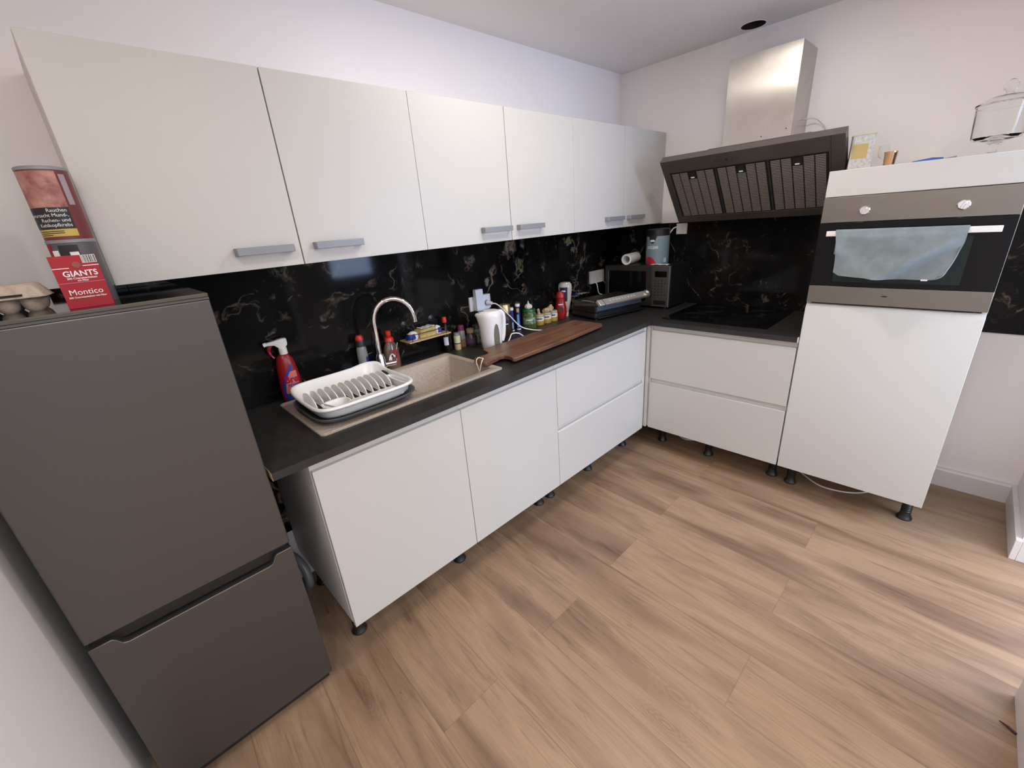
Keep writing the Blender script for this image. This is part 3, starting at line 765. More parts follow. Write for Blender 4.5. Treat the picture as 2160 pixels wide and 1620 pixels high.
def spray_bottle():
    x, y = -2.574, -.046; z = WZ
    t = Thing('spray_bottle', 'red trigger spray bottle of cleaner with a white spray head, against the tiles', 'bottle', (x, y, z), math.radians(-12))
    prof = [(.0001, 0), (.040, 0), (.0435, .006), (.0435, .05), (.042, .085), (.039, .125), (.036, .155), (.031, .178), (.023, .192), (.014, .20), (.0001, .20)]
    pr = lambda zz: next((a[0]+(b[0]-a[0])*(zz-a[1])/(b[1]-a[1]) for a, b in zip(prof[1:], prof[2:]) if a[1] <= zz <= b[1]), .03)
    sy = .72
    lathe_t(t, 'bottle', prof, 'red', sy=sy)
    def on(u, v, lift=.0008):
        r = pr(v); a = -PI/2+u/r*.9; return ((r+lift)*math.cos(a), (r+lift)*math.sin(a)*sy, v)
    # printed label: blue swoosh band, pale burst and lettering
    def band(f0, f1, m, name, z0, z1, lift):
        mb = MB(); R = []
        for i in range(21):
            v = z0+(z1-z0)*i/20; R.append([on(f0(v)+(f1(v)-f0(v))*j/8, v, lift) for j in range(9)])
        mb.loft(R, False, False, False); return t.part(name, mb, m)
    sw = lambda v: -.036+.060*max(0, (v-.03)/.125)**2.0
    band(lambda v: -.040, lambda v: .040, mat('blue_base_print', (.02, .05, .28), .35), 'label_base', .002, .040, .0006)
    band(lambda v: sw(v)-.010, lambda v: sw(v)+.006, 'blue_print', 'label_swoosh', .03, .155, .0012)
    band(lambda v: sw(v)+.006, lambda v: .036, mat('pale_red_print', (.62, .18, .17), .4), 'label_burst', .036, .128, .0009)
    t.part('lettering', text_bm('Bref', .040, lambda u, v: on(u+.010, v*1.0+.094, .002), .0016), mat('deep_red_print', (.40, .0, .02), .4))
    t.part('lettering', text_bm('POWER', .016, lambda u, v: on(u+.014, v+.069, .002), .0004), 'blue_print')
    # spray head
    def sl(px, w0, w1, z0, z1): return [(px, -w0, z0), (px, w0, z0), (px, w1, z1), (px, -w1, z1)]
    hd = MB().loft([sl(.026, .010, .013, .238, .262), sl(.012, .012, .014, .222, .264), sl(-.004, .012, .013, .222, .262), sl(-.022, .009, .010, .240, .258), sl(-.048, .007, .007, .243, .255)])
    hd.lathe([(.0001, .198), (.016, .198), (.016, .225), (.0001, .226)], (.004, 0, 0), 20, cap0=False, cap1=False)
    t.part('spray_head', hd, 'white_plastic', bevel=.002)
    t.part('nozzle', MB().cyl((-.048, 0, .249), (-.060, 0, .247), .0085, .0085, 14), 'white_plastic')
    t.part('trigger', MB().path(smooth_path([(-.034, 0, .246), (-.046, 0, .225), (-.044, 0, .205), (-.034, 0, .188)], 5), [.0075]*6+[.006]*5+[.0045]*5, 8), 'red')
spray_bottle()

def detergent(x, y):
    t = Thing('dish_soap_bottle', 'brown-tinted dish soap bottle with red cap and white drop label, right of the tap', 'bottle', (x, y, WZ), 0)
    prof = [(.0001, 0), (.037, 0), (.040, .006), (.041, .05), (.040, .09), (.034, .118), (.022, .138), (.016, .145), (.0001, .146)]
    lathe_t(t, 'bottle', prof, mat('amber_soap', (.20, .11, .08), .15, 0, Transmission_Weight=.3), sx=1, sy=.6)
    lathe_t(t, 'collar', [(.0001, .143), (.024, .143), (.020, .160), (.010, .166), (.0001, .166)], 'red_cap', sy=.8)
    lathe_t(t, 'cap', [(.0001, .166), (.008, .166), (.013, .172), (.014, .188), (.010, .194), (.0001, .195)], 'red_cap')
    a = -PI/2-.25
    def on(u, v, lift=.001):
        r = .0405; al = a+u/r; return ((r+lift)*math.cos(al), (r+lift)*math.sin(al)*.6, v)
    def shape(pts, m, nm, lift):
        mb = MB(); mb.loft([[on(u, v, lift) for u, v in pts]], True, False); return t.part(nm, mb, m)
    shape([(-.004, .022), (.030, .022), (.030, .105), (.016, .108), (.004, .09)], mat('label_red', (.36, .02, .02), .4), 'label', .0008)
    shape([(.000+.020*math.cos(q)*(1 if q > PI else (.5+.5*abs(math.cos(q)))), .052+(.020 if q > PI else .034)*math.sin(q)) for q in [2*PI*k/24 for k in range(24)]], 'text_white', 'label_drop', .0016)
    t.part('lettering', text_bm('dreft', .019, lambda u, v: on(u, v+.050, .0024), .0008), mat('print_red', (.5, .01, .02), .4))
    t.part('drop_mark', MB().loft([[on(.0045*math.cos(q), .074+.007*math.sin(q), .0024) for q in [2*PI*k/12 for k in range(12)]]], True, False), 'text_black')
detergent(-2.103, -.060)
t = Thing('dish_soap_bottle', 'clear soap bottle with a dark collar and red cap, left of the tap', 'bottle', (-2.243, -.048, WZ))
lathe_t(t, 'bottle', [(.0001, 0), (.023, 0), (.025, .006), (.025, .10), (.0235, .135), (.020, .15), (.0001, .151)], 'clear_plastic', sy=.85)
lathe_t(t, 'collar', [(.0001, .150), (.0215, .150), (.0215, .172), (.020, .180), (.0001, .180)], mat('smoky_collar', (.04, .035, .035), .3))
lathe_t(t, 'cap', [(.0001, .180), (.0185, .180), (.0185, .192), (.012, .202), (.0001, .203)], 'red_cap')
t.part('label', patch(.0252, -PI/2+.2, -PI/2+1.1, .01, .10), 'blue_print').scale = (1, .86, 1)

# sponge shelf on the wall
def sponge_shelf():
    z = 1.018
    t = Thing('sponge_shelf', 'small black wire wall shelf with a bamboo board, behind the sink', 'shelf', (-1.9, -.06, z))
    t.part('board', MB().box(-2.022, -1.772, -.112, -.012, z-.003, z+.003), 'wood_light', local=False, bevel=.001)
    wm = MB()
    wm.path(smooth_path([(-2.02, -.010, z+.035), (-2.02, -.104, z+.038), (-2.005, -.118, z+.038), (-1.80, -.118, z+.038), (-1.785, -.104, z+.038), (-1.785, -.010, z+.035)], 5), .0022, 8)
    for x in (-2.005, -1.80): wm.path([(x, -.108, z-.003), (x, -.1175, z+.038)], .002, 8)
    wm.path([(-2.02, -.0112, z+.065), (-1.785, -.0112, z+.065)], .002, 8)
    wm.path([(-2.02, -.0112, z+.065), (-2.02, -.0112, z)], .002, 8).path([(-1.785, -.0112, z+.065), (-1.785, -.0112, z)], .002, 8)
    t.part('wire_frame', wm, 'black_plastic', local=False)
    for x in (-1.985, -1.82): t.part('suction_cup', MB().lathe([(.0001, 0), (.022, 0), (.018, .006), (.007, .009), (.0001, .010)], n=20, cap0=False, cap1=False), 'black_plastic').matrix_local = Matrix.Translation((x+1.9, -.0093+.06, .075)) @ Matrix.Rotation(PI/2, 4, 'X')
    zz = z+.0032
    single('sponge', 'lower yellow sponge, lying flat on the bamboo sponge shelf', 'sponge', MB().box(-.045, .045, -.028, .028, 0, .020), 'sponge', (-1.895, -.060, zz), math.radians(-4), group='sponges on the bamboo shelf', bevel=.003)
    single('sponge', 'upper yellow sponge on top of the stack on the bamboo sponge shelf', 'sponge', MB().box(-.050, .050, -.028, .028, 0, .022), 'sponge', (-1.897, -.062, zz+.0203), math.radians(6), group='sponges on the bamboo shelf', bevel=.003)
    single('cleaning_cloth', 'crumpled white cloth lying on top of the yellow sponges', 'cloth', MB().loft([[(-.045+.009*i, -.02+.004*math.sin(i*1.3+j), .001+.002*j+.0015*math.sin(i*2.1)) for i in range(11)] for j in range(2)]+[[(-.045+.009*i, .022+.003*math.sin(i), .003+.002*math.sin(i*1.7)) for i in range(11)]], False, False, False), 'text_white', (-1.885, -.055, zz+.0435), .1, solid=.001)
    def pack(x, y, rz, nm, lb, s):
        t = Thing('scouring_pad_pack', lb, 'pack', (x, y, zz), rz, 'blue and white packets on the sponge shelf')
        t.part('pack', MB().loft([sellipse(0, 0, .030*s, .020, 0, .7, 24), sellipse(0, 0, .034*s, .024, .016, .8, 24), sellipse(.002, 0, .028*s, .018, .032, .8, 24), sellipse(.004, 0, .010*s, .008, .040, .9, 24)]), 'text_white', angle=60)
        t.part('print', MB().loft([sellipse(-.012*s, 0, .0235*s, .0235, .004, .8, 24), sellipse(-.012*s, 0, .024*s, .0255, .016, .8, 24), sellipse(-.010*s, 0, .020*s, .019, .031, .8, 24)]), 'blue_print', angle=60)
    pack(-1.975, -.062, .3, 'p', 'blue and white pad packet at the left end of the sponge shelf', 1)
    pack(-1.815, -.055, 2.6, 'p', 'blue and white pad packet at the right end of the sponge shelf', .6)
sponge_shelf()

# ------------------------------------------------------------------ small bottles and jars between shelf and kettle
def simple_bottle(name, label, cat, x, y, parts, z=WZ, rz=0, group=None):
    t = Thing(name, label, cat, (x, y, z), rz, group)
    for nm, prof, m in parts: lathe_t(t, nm, prof, m)
    return t
t = simple_bottle('sauce_bottle', 'dark glass sauce bottle with a bright red cap, right of the sponge shelf', 'bottle', -1.757, -.040,
    [('bottle', [(.0001, 0), (.024, 0), (.026, .004), (.026, .095), (.022, .115), (.012, .135), (.011, .160), (.0001, .161)], mat('dark_sauce', (.008, .006, .006), .08)),
     ('cap', [(.0001, .161), (.0125, .161), (.0125, .186), (.011, .190), (.0001, .190)], 'red_cap')])
t.part('label', patch(.0262, CAMA(-1.757, -.04)-.6, CAMA(-1.757, -.04)+.35, .04, .085), 'socket')
t = simple_bottle('spice_jar', 'tiny jar with pale yellow label and dark band, in front of the purple-capped bottle', 'jar', -1.703, -.062,
    [('jar', [(.0001, 0), (.017, 0), (.018, .003), (.018, .034), (.0001, .034)], mat('yellow_powder', (.55, .42, .18), .35)),
     ('band', [(.0001, .034), (.0188, .034), (.0188, .039), (.0001, .039)], 'text_black'),
     ('label', [(.0001, .039), (.0185, .039), (.0185, .078), (.0001, .078)], mat('pale_label', (.62, .60, .38), .4)),
     ('lid', [(.0001, .078), (.015, .078), (.016, .094), (.0001, .095)], 'clear_plastic')])
t = simple_bottle('spice_bottle', 'spice shaker with a purple-pink cap, left of the cork-lidded jar', 'bottle', -1.650, -.035,
    [('jar', [(.0001, 0), (.020, 0), (.021, .003), (.021, .045), (.0001, .045)], 'spice'),
     ('glass_top', [(.0001, .045), (.021, .045), (.020, .085), (.017, .094), (.0001, .094)], 'clear_plastic'),
     ('cap', [(.0001, .094), (.018, .094), (.018, .118), (.015, .122), (.0001, .122)], mat('purple_cap', (.20, .04, .10), .4))])
t = simple_bottle('spice_jar', 'squat glass jar with a cork lid and purple label, left of the kettle', 'jar', -1.605, -.060,
    [('jar', [(.0001, 0), (.029, 0), (.032, .005), (.032, .050), (.024, .066), (.020, .074), (.0001, .074)], mat('purple_jar', (.045, .03, .035), .15)),
     ('lid', [(.0001, .074), (.021, .074), (.022, .095), (.0001, .096)], mat('cork', (.32, .21, .12), .8))])
t.part('label', patch(.0322, CAMA(-1.605, -.06)-.9, CAMA(-1.605, -.06)+.7, .018, .046), mat('purple_label', (.09, .035, .085), .4))
t = simple_bottle('spice_jar', 'glass jar with green leaf print, half hidden behind the kettle', 'jar', -1.545, -.048,
    [('jar', [(.0001, 0), (.027, 0), (.029, .004), (.029, .085), (.0001, .086)], noisy('leaf_jar', (.02, .025, .02), (.33, .36, .32), 75, .2)),
     ('lid', [(.0001, .086), (.028, .086), (.028, .104), (.0001, .105)], mat('grey_lid', (.10, .10, .10), .3, .5))])

# ------------------------------------------------------------------ kettle
def kettle():
    x, y = -1.570, -.200; z = WZ; rz = math.radians(-28)
    t = Thing('electric_kettle', 'white plastic jug kettle with a grey water window, behind the cutting board handle', 'kettle', (x, y, z), rz)
    def ring(zz, a, b, sp=0, off=0):
        out = []
        for k in range(40):
            q = 2*PI*k/40; c, s_ = math.cos(q), math.sin(q)
            r = 1+sp*max(0, -c)**14
            out.append((a*c*r+off, b*s_, zz))
        return out
    R = [ring(0, .052, .050), ring(.006, .056, .054), ring(.05, .059, .057), ring(.12, .062, .059), ring(.170, .065, .060, .12), ring(.188, .066, .060, .24), ring(.194, .063, .057, .22)]
    t.part('jug', MB().loft(R), 'white_plastic', angle=50)
    t.part('lid', MB().loft([ring(.194, .058, .052, .1), ring(.202, .054, .048, .1), ring(.205, .044, .038)]), 'white_plastic', angle=50)
    t.part('spout_opening', MB().loft([[(-.046+.016*math.cos(a), .012*math.sin(a), .2050) for a in [2*PI*k/16 for k in range(16)]]], True, False), mat('spout_shade', (.35, .34, .32), .5))
    # water window on the side facing the room
    a0 = -PI/2+.30; mb = MB(); Rw = []
    for i in range(17):
        s = i/16; zz = .022+.118*s; hw = .0165*math.sqrt(max(0, 1-(max(0, s-.35)/.66)**2)) if s < 1 else .0008
        rr = .0595+.003*s
        Rw.append([(1.0*rr*math.cos(a0+u*hw/rr), .970*rr*math.sin(a0+u*hw/rr), zz) for u in (-1, -.5, 0, .5, 1)])
    for r_ in Rw:
        for k_, p in enumerate(r_): r_[k_] = (p[0]*1.02, p[1]*1.02, p[2])
    mb.loft(Rw, False, False, False); t.part('water_window', mb, mat('water_window', (.16, .145, .12), .25), label='grey water-level window')
    hp = smooth_path([(.050, 0, .193), (.066, 0, .188), (.076, 0, .165), (.074, 0, .110), (.068, 0, .060), (.058, 0, .030)], 6)
    t.part('handle', MB().path(hp, [.0115]*len(hp), 12), 'white_plastic')
kettle()

# sockets and plugs
def sockets():
    t = Thing('wall_socket', 'white double wall socket on the black tiles above the kettle', 'socket', (-1.475, -.009, 1.12))
    t.part('cover_plate', MB().box(-1.556, -1.398, -.021, -.0092, 1.077, 1.157), 'socket_w', local=False, bevel=.002)
    for x in (-1.517, -1.437): t.part('socket_insert', MB().cyl((x, -.0212, 1.117), (x, -.0225, 1.117), .021, .021, 24), 'text_white', local=False)
    t = Thing('plug_adapter', 'flat white plug-in timer adapter in the double wall socket above the kettle', 'adapter', (-1.47, -.024, 1.14))
    poly = [(-.062, -.062), (.036, -.062), (.036, .024), (-.008, .024), (-.008, .058), (-.060, .058)]
    t.part('housing', MB().prism(poly, 'y', -.030, 0), 'socket', bevel=.004)
    t.part('round_switch', MB().cyl((.012, -.030, -.024), (.012, -.034, -.024), .017, .016, 20), 'grey_handle', label='round grey insert')
    t = Thing('kettle_cable', 'white kettle cable drooping from the wall adapter to behind the cutting board', 'cable', (-1.45, -.06, 1.10))
    t.part('plug', MB().cyl((-1.458, -.0585, 1.116), (-1.448, -.088, 1.113), .014, .009, 14), 'socket', local=False)
    t.part('cord', MB().path(smooth_path([(-1.448, -.088, 1.113), (-1.420, -.105, 1.100), (-1.36, -.130, 1.03), (-1.30, -.155, .955), (-1.24, -.185, .925), (-1.18, -.225, .912), (-1.15, -.25, .9045)]), .0034, 8), 'white_plastic', local=False)
    t.part('cord', MB().path(smooth_path([(-1.488, -.238, .913), (-1.455, -.222, .925), (-1.42, -.205, .942), (-1.375, -.215, .936), (-1.35, -.235, .912), (-1.33, -.25, .9045)]), .0034, 8), 'white_plastic', local=False)
    t = Thing('wall_socket', 'white square wall outlet with two cables, left of the microwave', 'socket', (-.325, -.009, 1.11))
    t.part('cover_plate', MB().box(-.411, -.237, -.026, -.0092, 1.066, 1.156), 'socket_w', local=False, bevel=.002)
    t.part('cord', MB().path(smooth_path([(-.352, -.024, 1.075), (-.352, -.040, 1.055), (-.345, -.042, 1.02), (-.335, -.045, .99), (-.31, -.06, .975)]), .0034, 8), 'white_plastic', local=False)
    t.part('cord', MB().path(smooth_path([(-.262, -.024, 1.085), (-.255, -.040, 1.060), (-.235, -.042, 1.035), (-.22, -.045, 1.01)]), .003, 8), 'grey_handle', local=False)
    t = Thing('wall_socket', 'small white wall socket tucked under the lower left corner of the cooker hood', 'socket', (-.009, -.505, 1.43))
    t.part('cover_plate', MB().box(-.022, -.0092, -.545, -.470, 1.372, 1.442), 'socket_w', local=False, bevel=.003)
    t.part('cord', MB().path(smooth_path([(-.020, -.478, 1.42), (-.05, -.46, 1.41), (-.07, -.43, 1.35), (-.06, -.40, 1.27), (-.02, -.36, 1.21)]), .0045, 8), 'white_plastic', local=False)
sockets()

# ------------------------------------------------------------------ condiments
t = simple_bottle('coffee_jar', 'instant coffee jar with a gold lid, right behind the kettle', 'jar', -1.352, -.085,
    [('jar', [(.0001, 0), (.036, 0), (.039, .005), (.039, .10), (.034, .125), (.030, .14), (.0001, .141)], 'coffee'),
     ('lid', [(.0001, .141), (.033, .141), (.033, .185), (.030, .190), (.0001, .190)], 'gold')])
a = CAMA(-1.352, -.085)
t.part('label', patch(.0392, a-.9, a+.9, .055, .10), mat('black_label', (.01, .01, .01), .4))
t.part('label_stripe', patch(.0395, a-.6, a+.4, .076, .081), 'text_white')
for lb, x, y, h in (('left blue effervescent tablet tube standing right of the coffee jar', -1.262, -.045, .150), ('right blue tablet tube with a yellow patch, beside the gherkin jar', -1.212, -.052, .165)):
    t = simple_bottle('tablet_tube', lb, 'tube', x, y,
        [('tube', [(.0001, 0), (.0135, 0), (.0140, .002), (.0140, h-.016), (.0001, h-.016)], mat('tube_blue', (.02, .04, .24), .3)),
         ('cap', [(.0001, h-.016), (.0152, h-.016), (.0152, h-.002), (.014, h), (.0001, h)], 'white_plastic'),
         ('bottom_band', [(.0142, .004), (.0144, .004), (.0144, .012), (.0142, .012)], 'text_white')], group='blue tablet tubes')
    a = CAMA(x, y)
    if h > .16: t.part('label', patch(.0142, a-.7, a+.5, h-.050, h-.026), mat('yellow_print', (.62, .42, .10), .4)); t.part('label', patch(.0142, a-.6, a+.4, .02, .10), mat('light_blue_print', (.20, .34, .60), .4))
    else: t.part('label', patch(.0142, a-.2, a+.7, .02, .060), mat('pale_print', (.35, .42, .60), .4))
t = Thing('gherkin_jar', 'glass jar of gherkins with a green lid and garlic on top', 'jar', (-1.140, -.078, WZ))
lathe_t(t, 'jar', [(.0001, 0), (.043, 0), (.046, .006), (.046, .088), (.040, .102), (.038, .108), (.0001, .108)], 'gherkin')
lathe_t(t, 'lid', [(.0001, .108), (.041, .108), (.041, .119), (.039, .122), (.0001, .122)], mat('green_lid', (.01, .13, .045), .3))
a = CAMA(-1.14, -.078); t.part('label', patch(.0462, a-.95, a+.95, .034, .074), 'label_green')
t.part('label_stripe', patch(.0465, a-.45, a+.45, .058, .062), 'text_white')
def garlic():
    mb = MB(); R = []
    for r, z in [(.010, 0), (.020, .006), (.0235, .015), (.021, .024), (.013, .031), (.006, .036), (.0035, .046), (.002, .052)]:
        R.append([((r*(1+.09*math.cos(7*q)*(1 if z < .03 else 0)))*math.cos(q), (r*(1+.09*math.cos(7*q)*(1 if z < .03 else 0)))*math.sin(q), z) for q in [2*PI*k/42 for k in range(42)]])
    mb.loft(R)
    single('garlic_bulb', 'white garlic bulb sitting on the green jar lid', 'garlic', mb, 'garlic', (-1.146, -.082, WZ+.1222), 0, angle=60)
garlic()
PX = [(-1.036, -.070), (-.970, -.074), (-.904, -.072)]
for i, (x, y) in enumerate(PX):
    lb = ('small yellow-labelled jar beside the gherkin jar, leftmost of the three', 'small yellow-labelled jar, middle of the three under the ginger', 'small yellow-labelled jar next to the red ketchup bottle')[i]
    t = simple_bottle('condiment_jar', lb, 'jar', x, y,
        [('jar', [(.0001, 0), (.029, 0), (.0310, .003), (.0310, .055), (.0001, .056)], mat('mustard', (.50, .32, .07), .3)),
         ('lid', [(.0001, .056), (.030, .056), (.030, .066), (.028, .068), (.0001, .068)], mat('cream_lid', (.45, .40, .30), .4))], group='small jars with yellow labels')
    a = CAMA(x, y)
    t.part('label', patch(.0312, a-1.3, a+1.3, .028, .054), mat('cream_label', (.72, .68, .52), .4))
    t.part('brand_mark', patch(.0314, a-.65, a+.55, .038, .047), 'blue_print' if i == 2 else mat('navy_print', (.05, .06, .16), .4))
def ginger():
    mb = MB()
    pts = [(-.055, 0, .014), (-.035, .004, .013), (-.01, -.004, .015), (.02, .002, .018), (.05, .0, .016)]
    rr = [.008, .015, .016, .018, .010]
    def blob(P, Rr):
        sp = smooth_path(P, 5); n = len(sp); mb.path(sp, [Rr[min(len(Rr)-1, int(i/5))]*(1-(i/5 % 1))+Rr[min(len(Rr)-1, int(i/5)+1)]*(i/5 % 1) if i < n-1 else Rr[-1]*.6 for i in range(n)], 12)
    blob(pts, rr)
    blob([(-.03, 0, .018), (-.045, -.012, .022), (-.058, -.016, .018)], [.012, .010, .006])
    blob([(.01, 0, .022), (.02, -.004, .034), (.032, 0, .036)], [.013, .011, .007])
    blob([(-.005, -.004, .016), (-.004, -.022, .012), (-.002, -.034, .010)], [.011, .010, .006])
    single('ginger_root', 'knobbly ginger root lying across the lids of the small yellow jars', 'ginger', mb, 'ginger', (-.945, -.070, WZ+.0675), .05, angle=70)
    mb = MB(); mb.path(smooth_path([(0, 0, 0), (.002, 0, .012), (-.002, 0, .026), (.003, 0, .036)], 4), [.010, .011, .012, .011, .009, .008, .009, .010, .011, .010, .008, .006, .004], 12)
    single('ginger_root', 'small upright ginger piece on the leftmost yellow jar', 'ginger', mb, 'ginger', (-1.040, -.068, WZ+.068), 0, angle=70)
ginger()
t = Thing('ketchup_bottle', 'red squeeze bottle of ketchup standing beside the white mayonnaise bottle', 'bottle', (-.822, -.072, WZ), CAMA(-.82, -.07)+PI/2)
lathe_t(t, 'bottle', [(.0001, 0), (.034, 0), (.038, .005), (.041, .04), (.039, .075), (.033, .10), (.029, .125), (.029, .14), (.0001, .141)], mat('ketchup', (.30, .008, .012), .22), sy=.75)
lathe_t(t, 'cap', [(.0001, .141), (.029, .141), (.027, .165), (.018, .178), (.0001, .180)], mat('ketchup_cap', (.45, .01, .02), .3), sy=.8)
t.part('label', MB().loft([[(.020*math.cos(q), -.0312, .062+.019*math.sin(q)) for q in [2*PI*k/24 for k in range(24)]]], True, False), mat('dark_tomato', (.10, .02, .015), .4))
t.part('label_stripe', patch(.0345, -PI/2-.45, -PI/2+.45, .094, .100, rows=2, prof=lambda z: .0345), 'text_white').scale = (1, .77, 1)
t = Thing('mayonnaise_bottle', 'white squeeze bottle of mayonnaise with a dark label, left of the contact grill', 'bottle', (-.752, -.058, WZ), CAMA(-.75, -.06)+PI/2)
lathe_t(t, 'cap', [(.0001, 0), (.020, 0), (.021, .003), (.021, .028), (.0001, .029)], 'white_plastic')
lathe_t(t, 'bottle', [(.0001, .029), (.022, .030), (.028, .050), (.034, .080), (.040, .12), (.044, .165), (.047, .195), (.044, .217), (.032, .230), (.0001, .234)], mat('mayo_plastic', (.55, .52, .46), .2), sy=.75)
t.part('label', patch(.0442, -PI/2-.85, -PI/2+.35, .105, .20, prof=lambda z: .0385+(z-.105)*.092), mat('navy_label', (.02, .02, .06), .35)).scale = (1, .76, 1)
t.part('label_stripe', patch(.0448, -PI/2-.6, -PI/2+.05, .170, .180, prof=lambda z: .0385+(z-.105)*.092+.0006), 'text_white').scale = (1, .76, 1)
single('wooden_brush', 'beige wooden brush back leaning behind the white mayonnaise bottle', 'brush', MB().loft([rrect(-.018, .018, -.007, .007, .005, 0), rrect(-.020, .020, -.008, .008, .006, .10), rrect(-.016, .016, -.006, .006, .005, .19)]), 'wood_light', (-.700, -.030, WZ), .2)
def foil():
    mb = MB(); R = []
    for j in range(7):
        R.append([(-.09+.18*i/16, -.018+.006*j, .004+.010*abs(math.sin(i*.9+j*.7))*math.sin(PI*i/16)) for i in range(17)])
    mb.loft(R, False, False, False)
    t = Thing('food_pouch', 'thin shiny blue and gold pouch lying behind the contact grill', 'pouch', (-.56, -.045, 1.0130), 0)
    t.part('pouch', mb, noisy('foil_print', (.20, .19, .17), (.52, .46, .32), 30, .3), solid=.001)
    t.part('blue_end', MB().box(-.082, -.040, -.017, .017, .006, .0135), 'blue_print', bevel=.002)
foil()

# ------------------------------------------------------------------ contact grill
def grill():
    yaw = -.218; t = Thing('contact_grill', 'black and silver contact grill with control bar, in front of the microwave', 'grill', (-.560, -.265, WZ), yaw)
    w, d = .215, .115
    bp = mat('grill_black', (.018, .017, .017), .4)
    t.part('base', MB().loft([rrect(-w+.01, w-.01, -d, d, .02, .010), rrect(-w, w, -d-.004, d+.004, .02, .020), rrect(-w, w, -d-.004, d+.004, .02, .045), rrect(-w+.006, w-.006, -d, d, .02, .050)]), bp)
    t.part('drip_tray_front', MB().box(-w+.02, w-.02, -d-.020, -d+.0, .012, .019), 'black_plastic', bevel=.002)
    for x in (-.18, .18):
        for y in (-.09, .09): t.part('foot', MB().cyl((x, y, 0), (x, y, .012), .012, .012, 12), 'black_plastic')
    lid = t.part('lid', MB().loft([rrect(-w, w, -d-.006, d+.004, .02, .052), rrect(-w-.002, w+.002, -d-.008, d+.006, .02, .062), rrect(-w, w, -d-.006, d+.004, .02, .098), rrect(-w+.012, w-.012, -d+.01, d-.006, .02, .112)]), bp)
    t.part('front_panel', MB().box(-w+.015, w-.015, -d-.012, -d-.006, .060, .092), mat('blue_grey_steel', (.20, .25, .36), .3, .6), lid, bevel=.003, label='blue-grey front panel')
    st = mat('satin_silver', (.62, .60, .56), .3, .7)
    # arms running forward to the control bar
    for sx in (-1, 1):
        t.part('arm', MB().path([(sx*(w+.006), .07, .084), (sx*(w+.012), -.02, .094), (sx*(w+.012), -d-.02, .106), (sx*(w+.0), -d-.045, .114)], [.009, .010, .011, .012], 10), mat('arm_grey', (.10, .095, .09), .35, .5), lid)
    R = Matrix.Translation((0, -d-.045, .118)) @ Matrix.Rotation(math.radians(38), 4, 'X')
    bar = t.part('control_bar', MB().box(-w-.014, w+.006, -.024, .024, -.011, .011, R), st, bevel=.005, seg=3, label='silver control bar')
    t.part('black_joint', MB().box(-w+.028, -w+.032, -.0245, .0245, -.0115, .0115, R), 'black_plastic', bar)
    t.part('dial', MB().cyl(R @ Vector((w-.012, 0, .011)), R @ Vector((w-.012, 0, .018)), .023, .021, 24), st, bar)
    t.part('dial_ring', MB().cyl(R @ Vector((w-.012, 0, .0182)), R @ Vector((w-.012, 0, .0190)), .0175, .0175, 24), 'black_plastic', bar)
    t.part('dial_button', MB().cyl(R @ Vector((w-.012, 0, .0191)), R @ Vector((w-.012, 0, .0210)), .012, .011, 24), 'text_white', bar)
    bt = MB(); bt.cyl(R @ Vector((-w+.050, 0, .011)), R @ Vector((-w+.050, 0, .0125)), .012, .012, 20)
    t.part('power_button', bt, 'grey_handle', bar)
    for k in range(9): t.part('program_button', MB().cyl(R @ Vector((-w+.085+k*.027, 0, .011)), R @ Vector((-w+.085+k*.027, 0, .0122)), .0085, .0085, 16), mat('button_grey', (.40, .39, .37), .4), bar)
    t.part('rail', MB().path([(-w+.020, .03, .113), (-w+.028, -.02, .115), (-w+.020, -.085, .115)], .004, 8), st, lid)
grill()

# ------------------------------------------------------------------ microwave
def microwave():
    x0, x1, ya, yb, z0, z1 = -.278, -.014, -.572, -.062, WZ+.012, 1.190
    t = Thing('microwave_oven', 'black and grey microwave oven in the corner, with items on top', 'microwave', (-.145, -.32, WZ))
    t.part('casing', MB().box(x0+.012, x1, ya, yb, z0, z1), mat('casing_black', (.012, .012, .012), .3), local=False, bevel=.002)
    fr = mat('mw_front', (.06, .056, .052), .35, .5)
    t.part('front_frame', MB().box(x0+.002, x0+.0118, ya, yb, z0, z1), fr, local=False, bevel=.002)
    yd = ya+.128
    d = t.part('door', MB().box(x0-.004, x0+.0018, yd+.001, yb-.002, z0+.002, z1-.002), fr, local=False, bevel=.0015)
    t.part('door_window', MB().box(x0-.0052, x0-.0040, yd+.045, yb-.035, z0+.035, z1-.038), 'glass_black', d, local=False)
    t.part('door_trim', MB().box(x0-.0062, x0-.0040, yb-.034, yb-.031, z0+.035, z1-.038), 'grey_handle', d, local=False)
    p = t.part('control_panel', MB().box(x0-.004, x0+.0018, ya+.001, yd-.001, z0+.002, z1-.002), mat('mw_panel', (.11, .105, .098), .35, .5), local=False, bevel=.0015)
    t.part('panel_edge', MB().box(x0-.0050, x0-.0040, ya+.002, ya+.005, z0+.004, z1-.004), 'grey_handle', p, local=False, label='bright edge strip')
    t.part('display', MB().box(x0-.0052, x0-.0040, ya+.022, yd-.020, z1-.075, z1-.036), 'glass_black', p, local=False)
    bm_ = MB()
    for r in range(6):
        for c in range(4):
            if r in (2, 3, 4) and c == 3: continue
            y = yd-.026-c*.024; z = z1-.098-r*.0195
            bm_.cyl((x0-.0040, y, z), (x0-.0050, y, z), .0052, .0052, 10)
    t.part('keypad', bm_, 'text_black', p, local=False)
    t.part('door_button', MB().box(x0-.0055, x0-.0040, ya+.020, yd-.018, z0+.016, z0+.045), 'black_plastic', p, local=False, bevel=.002)
    for x in (x0+.03, x1-.04):
        for y in (ya+.04, yb-.04): t.part('foot', MB().cyl((x, y, WZ), (x, y, z0+.002), .012, .012, 12), 'black_plastic', local=False)
microwave()
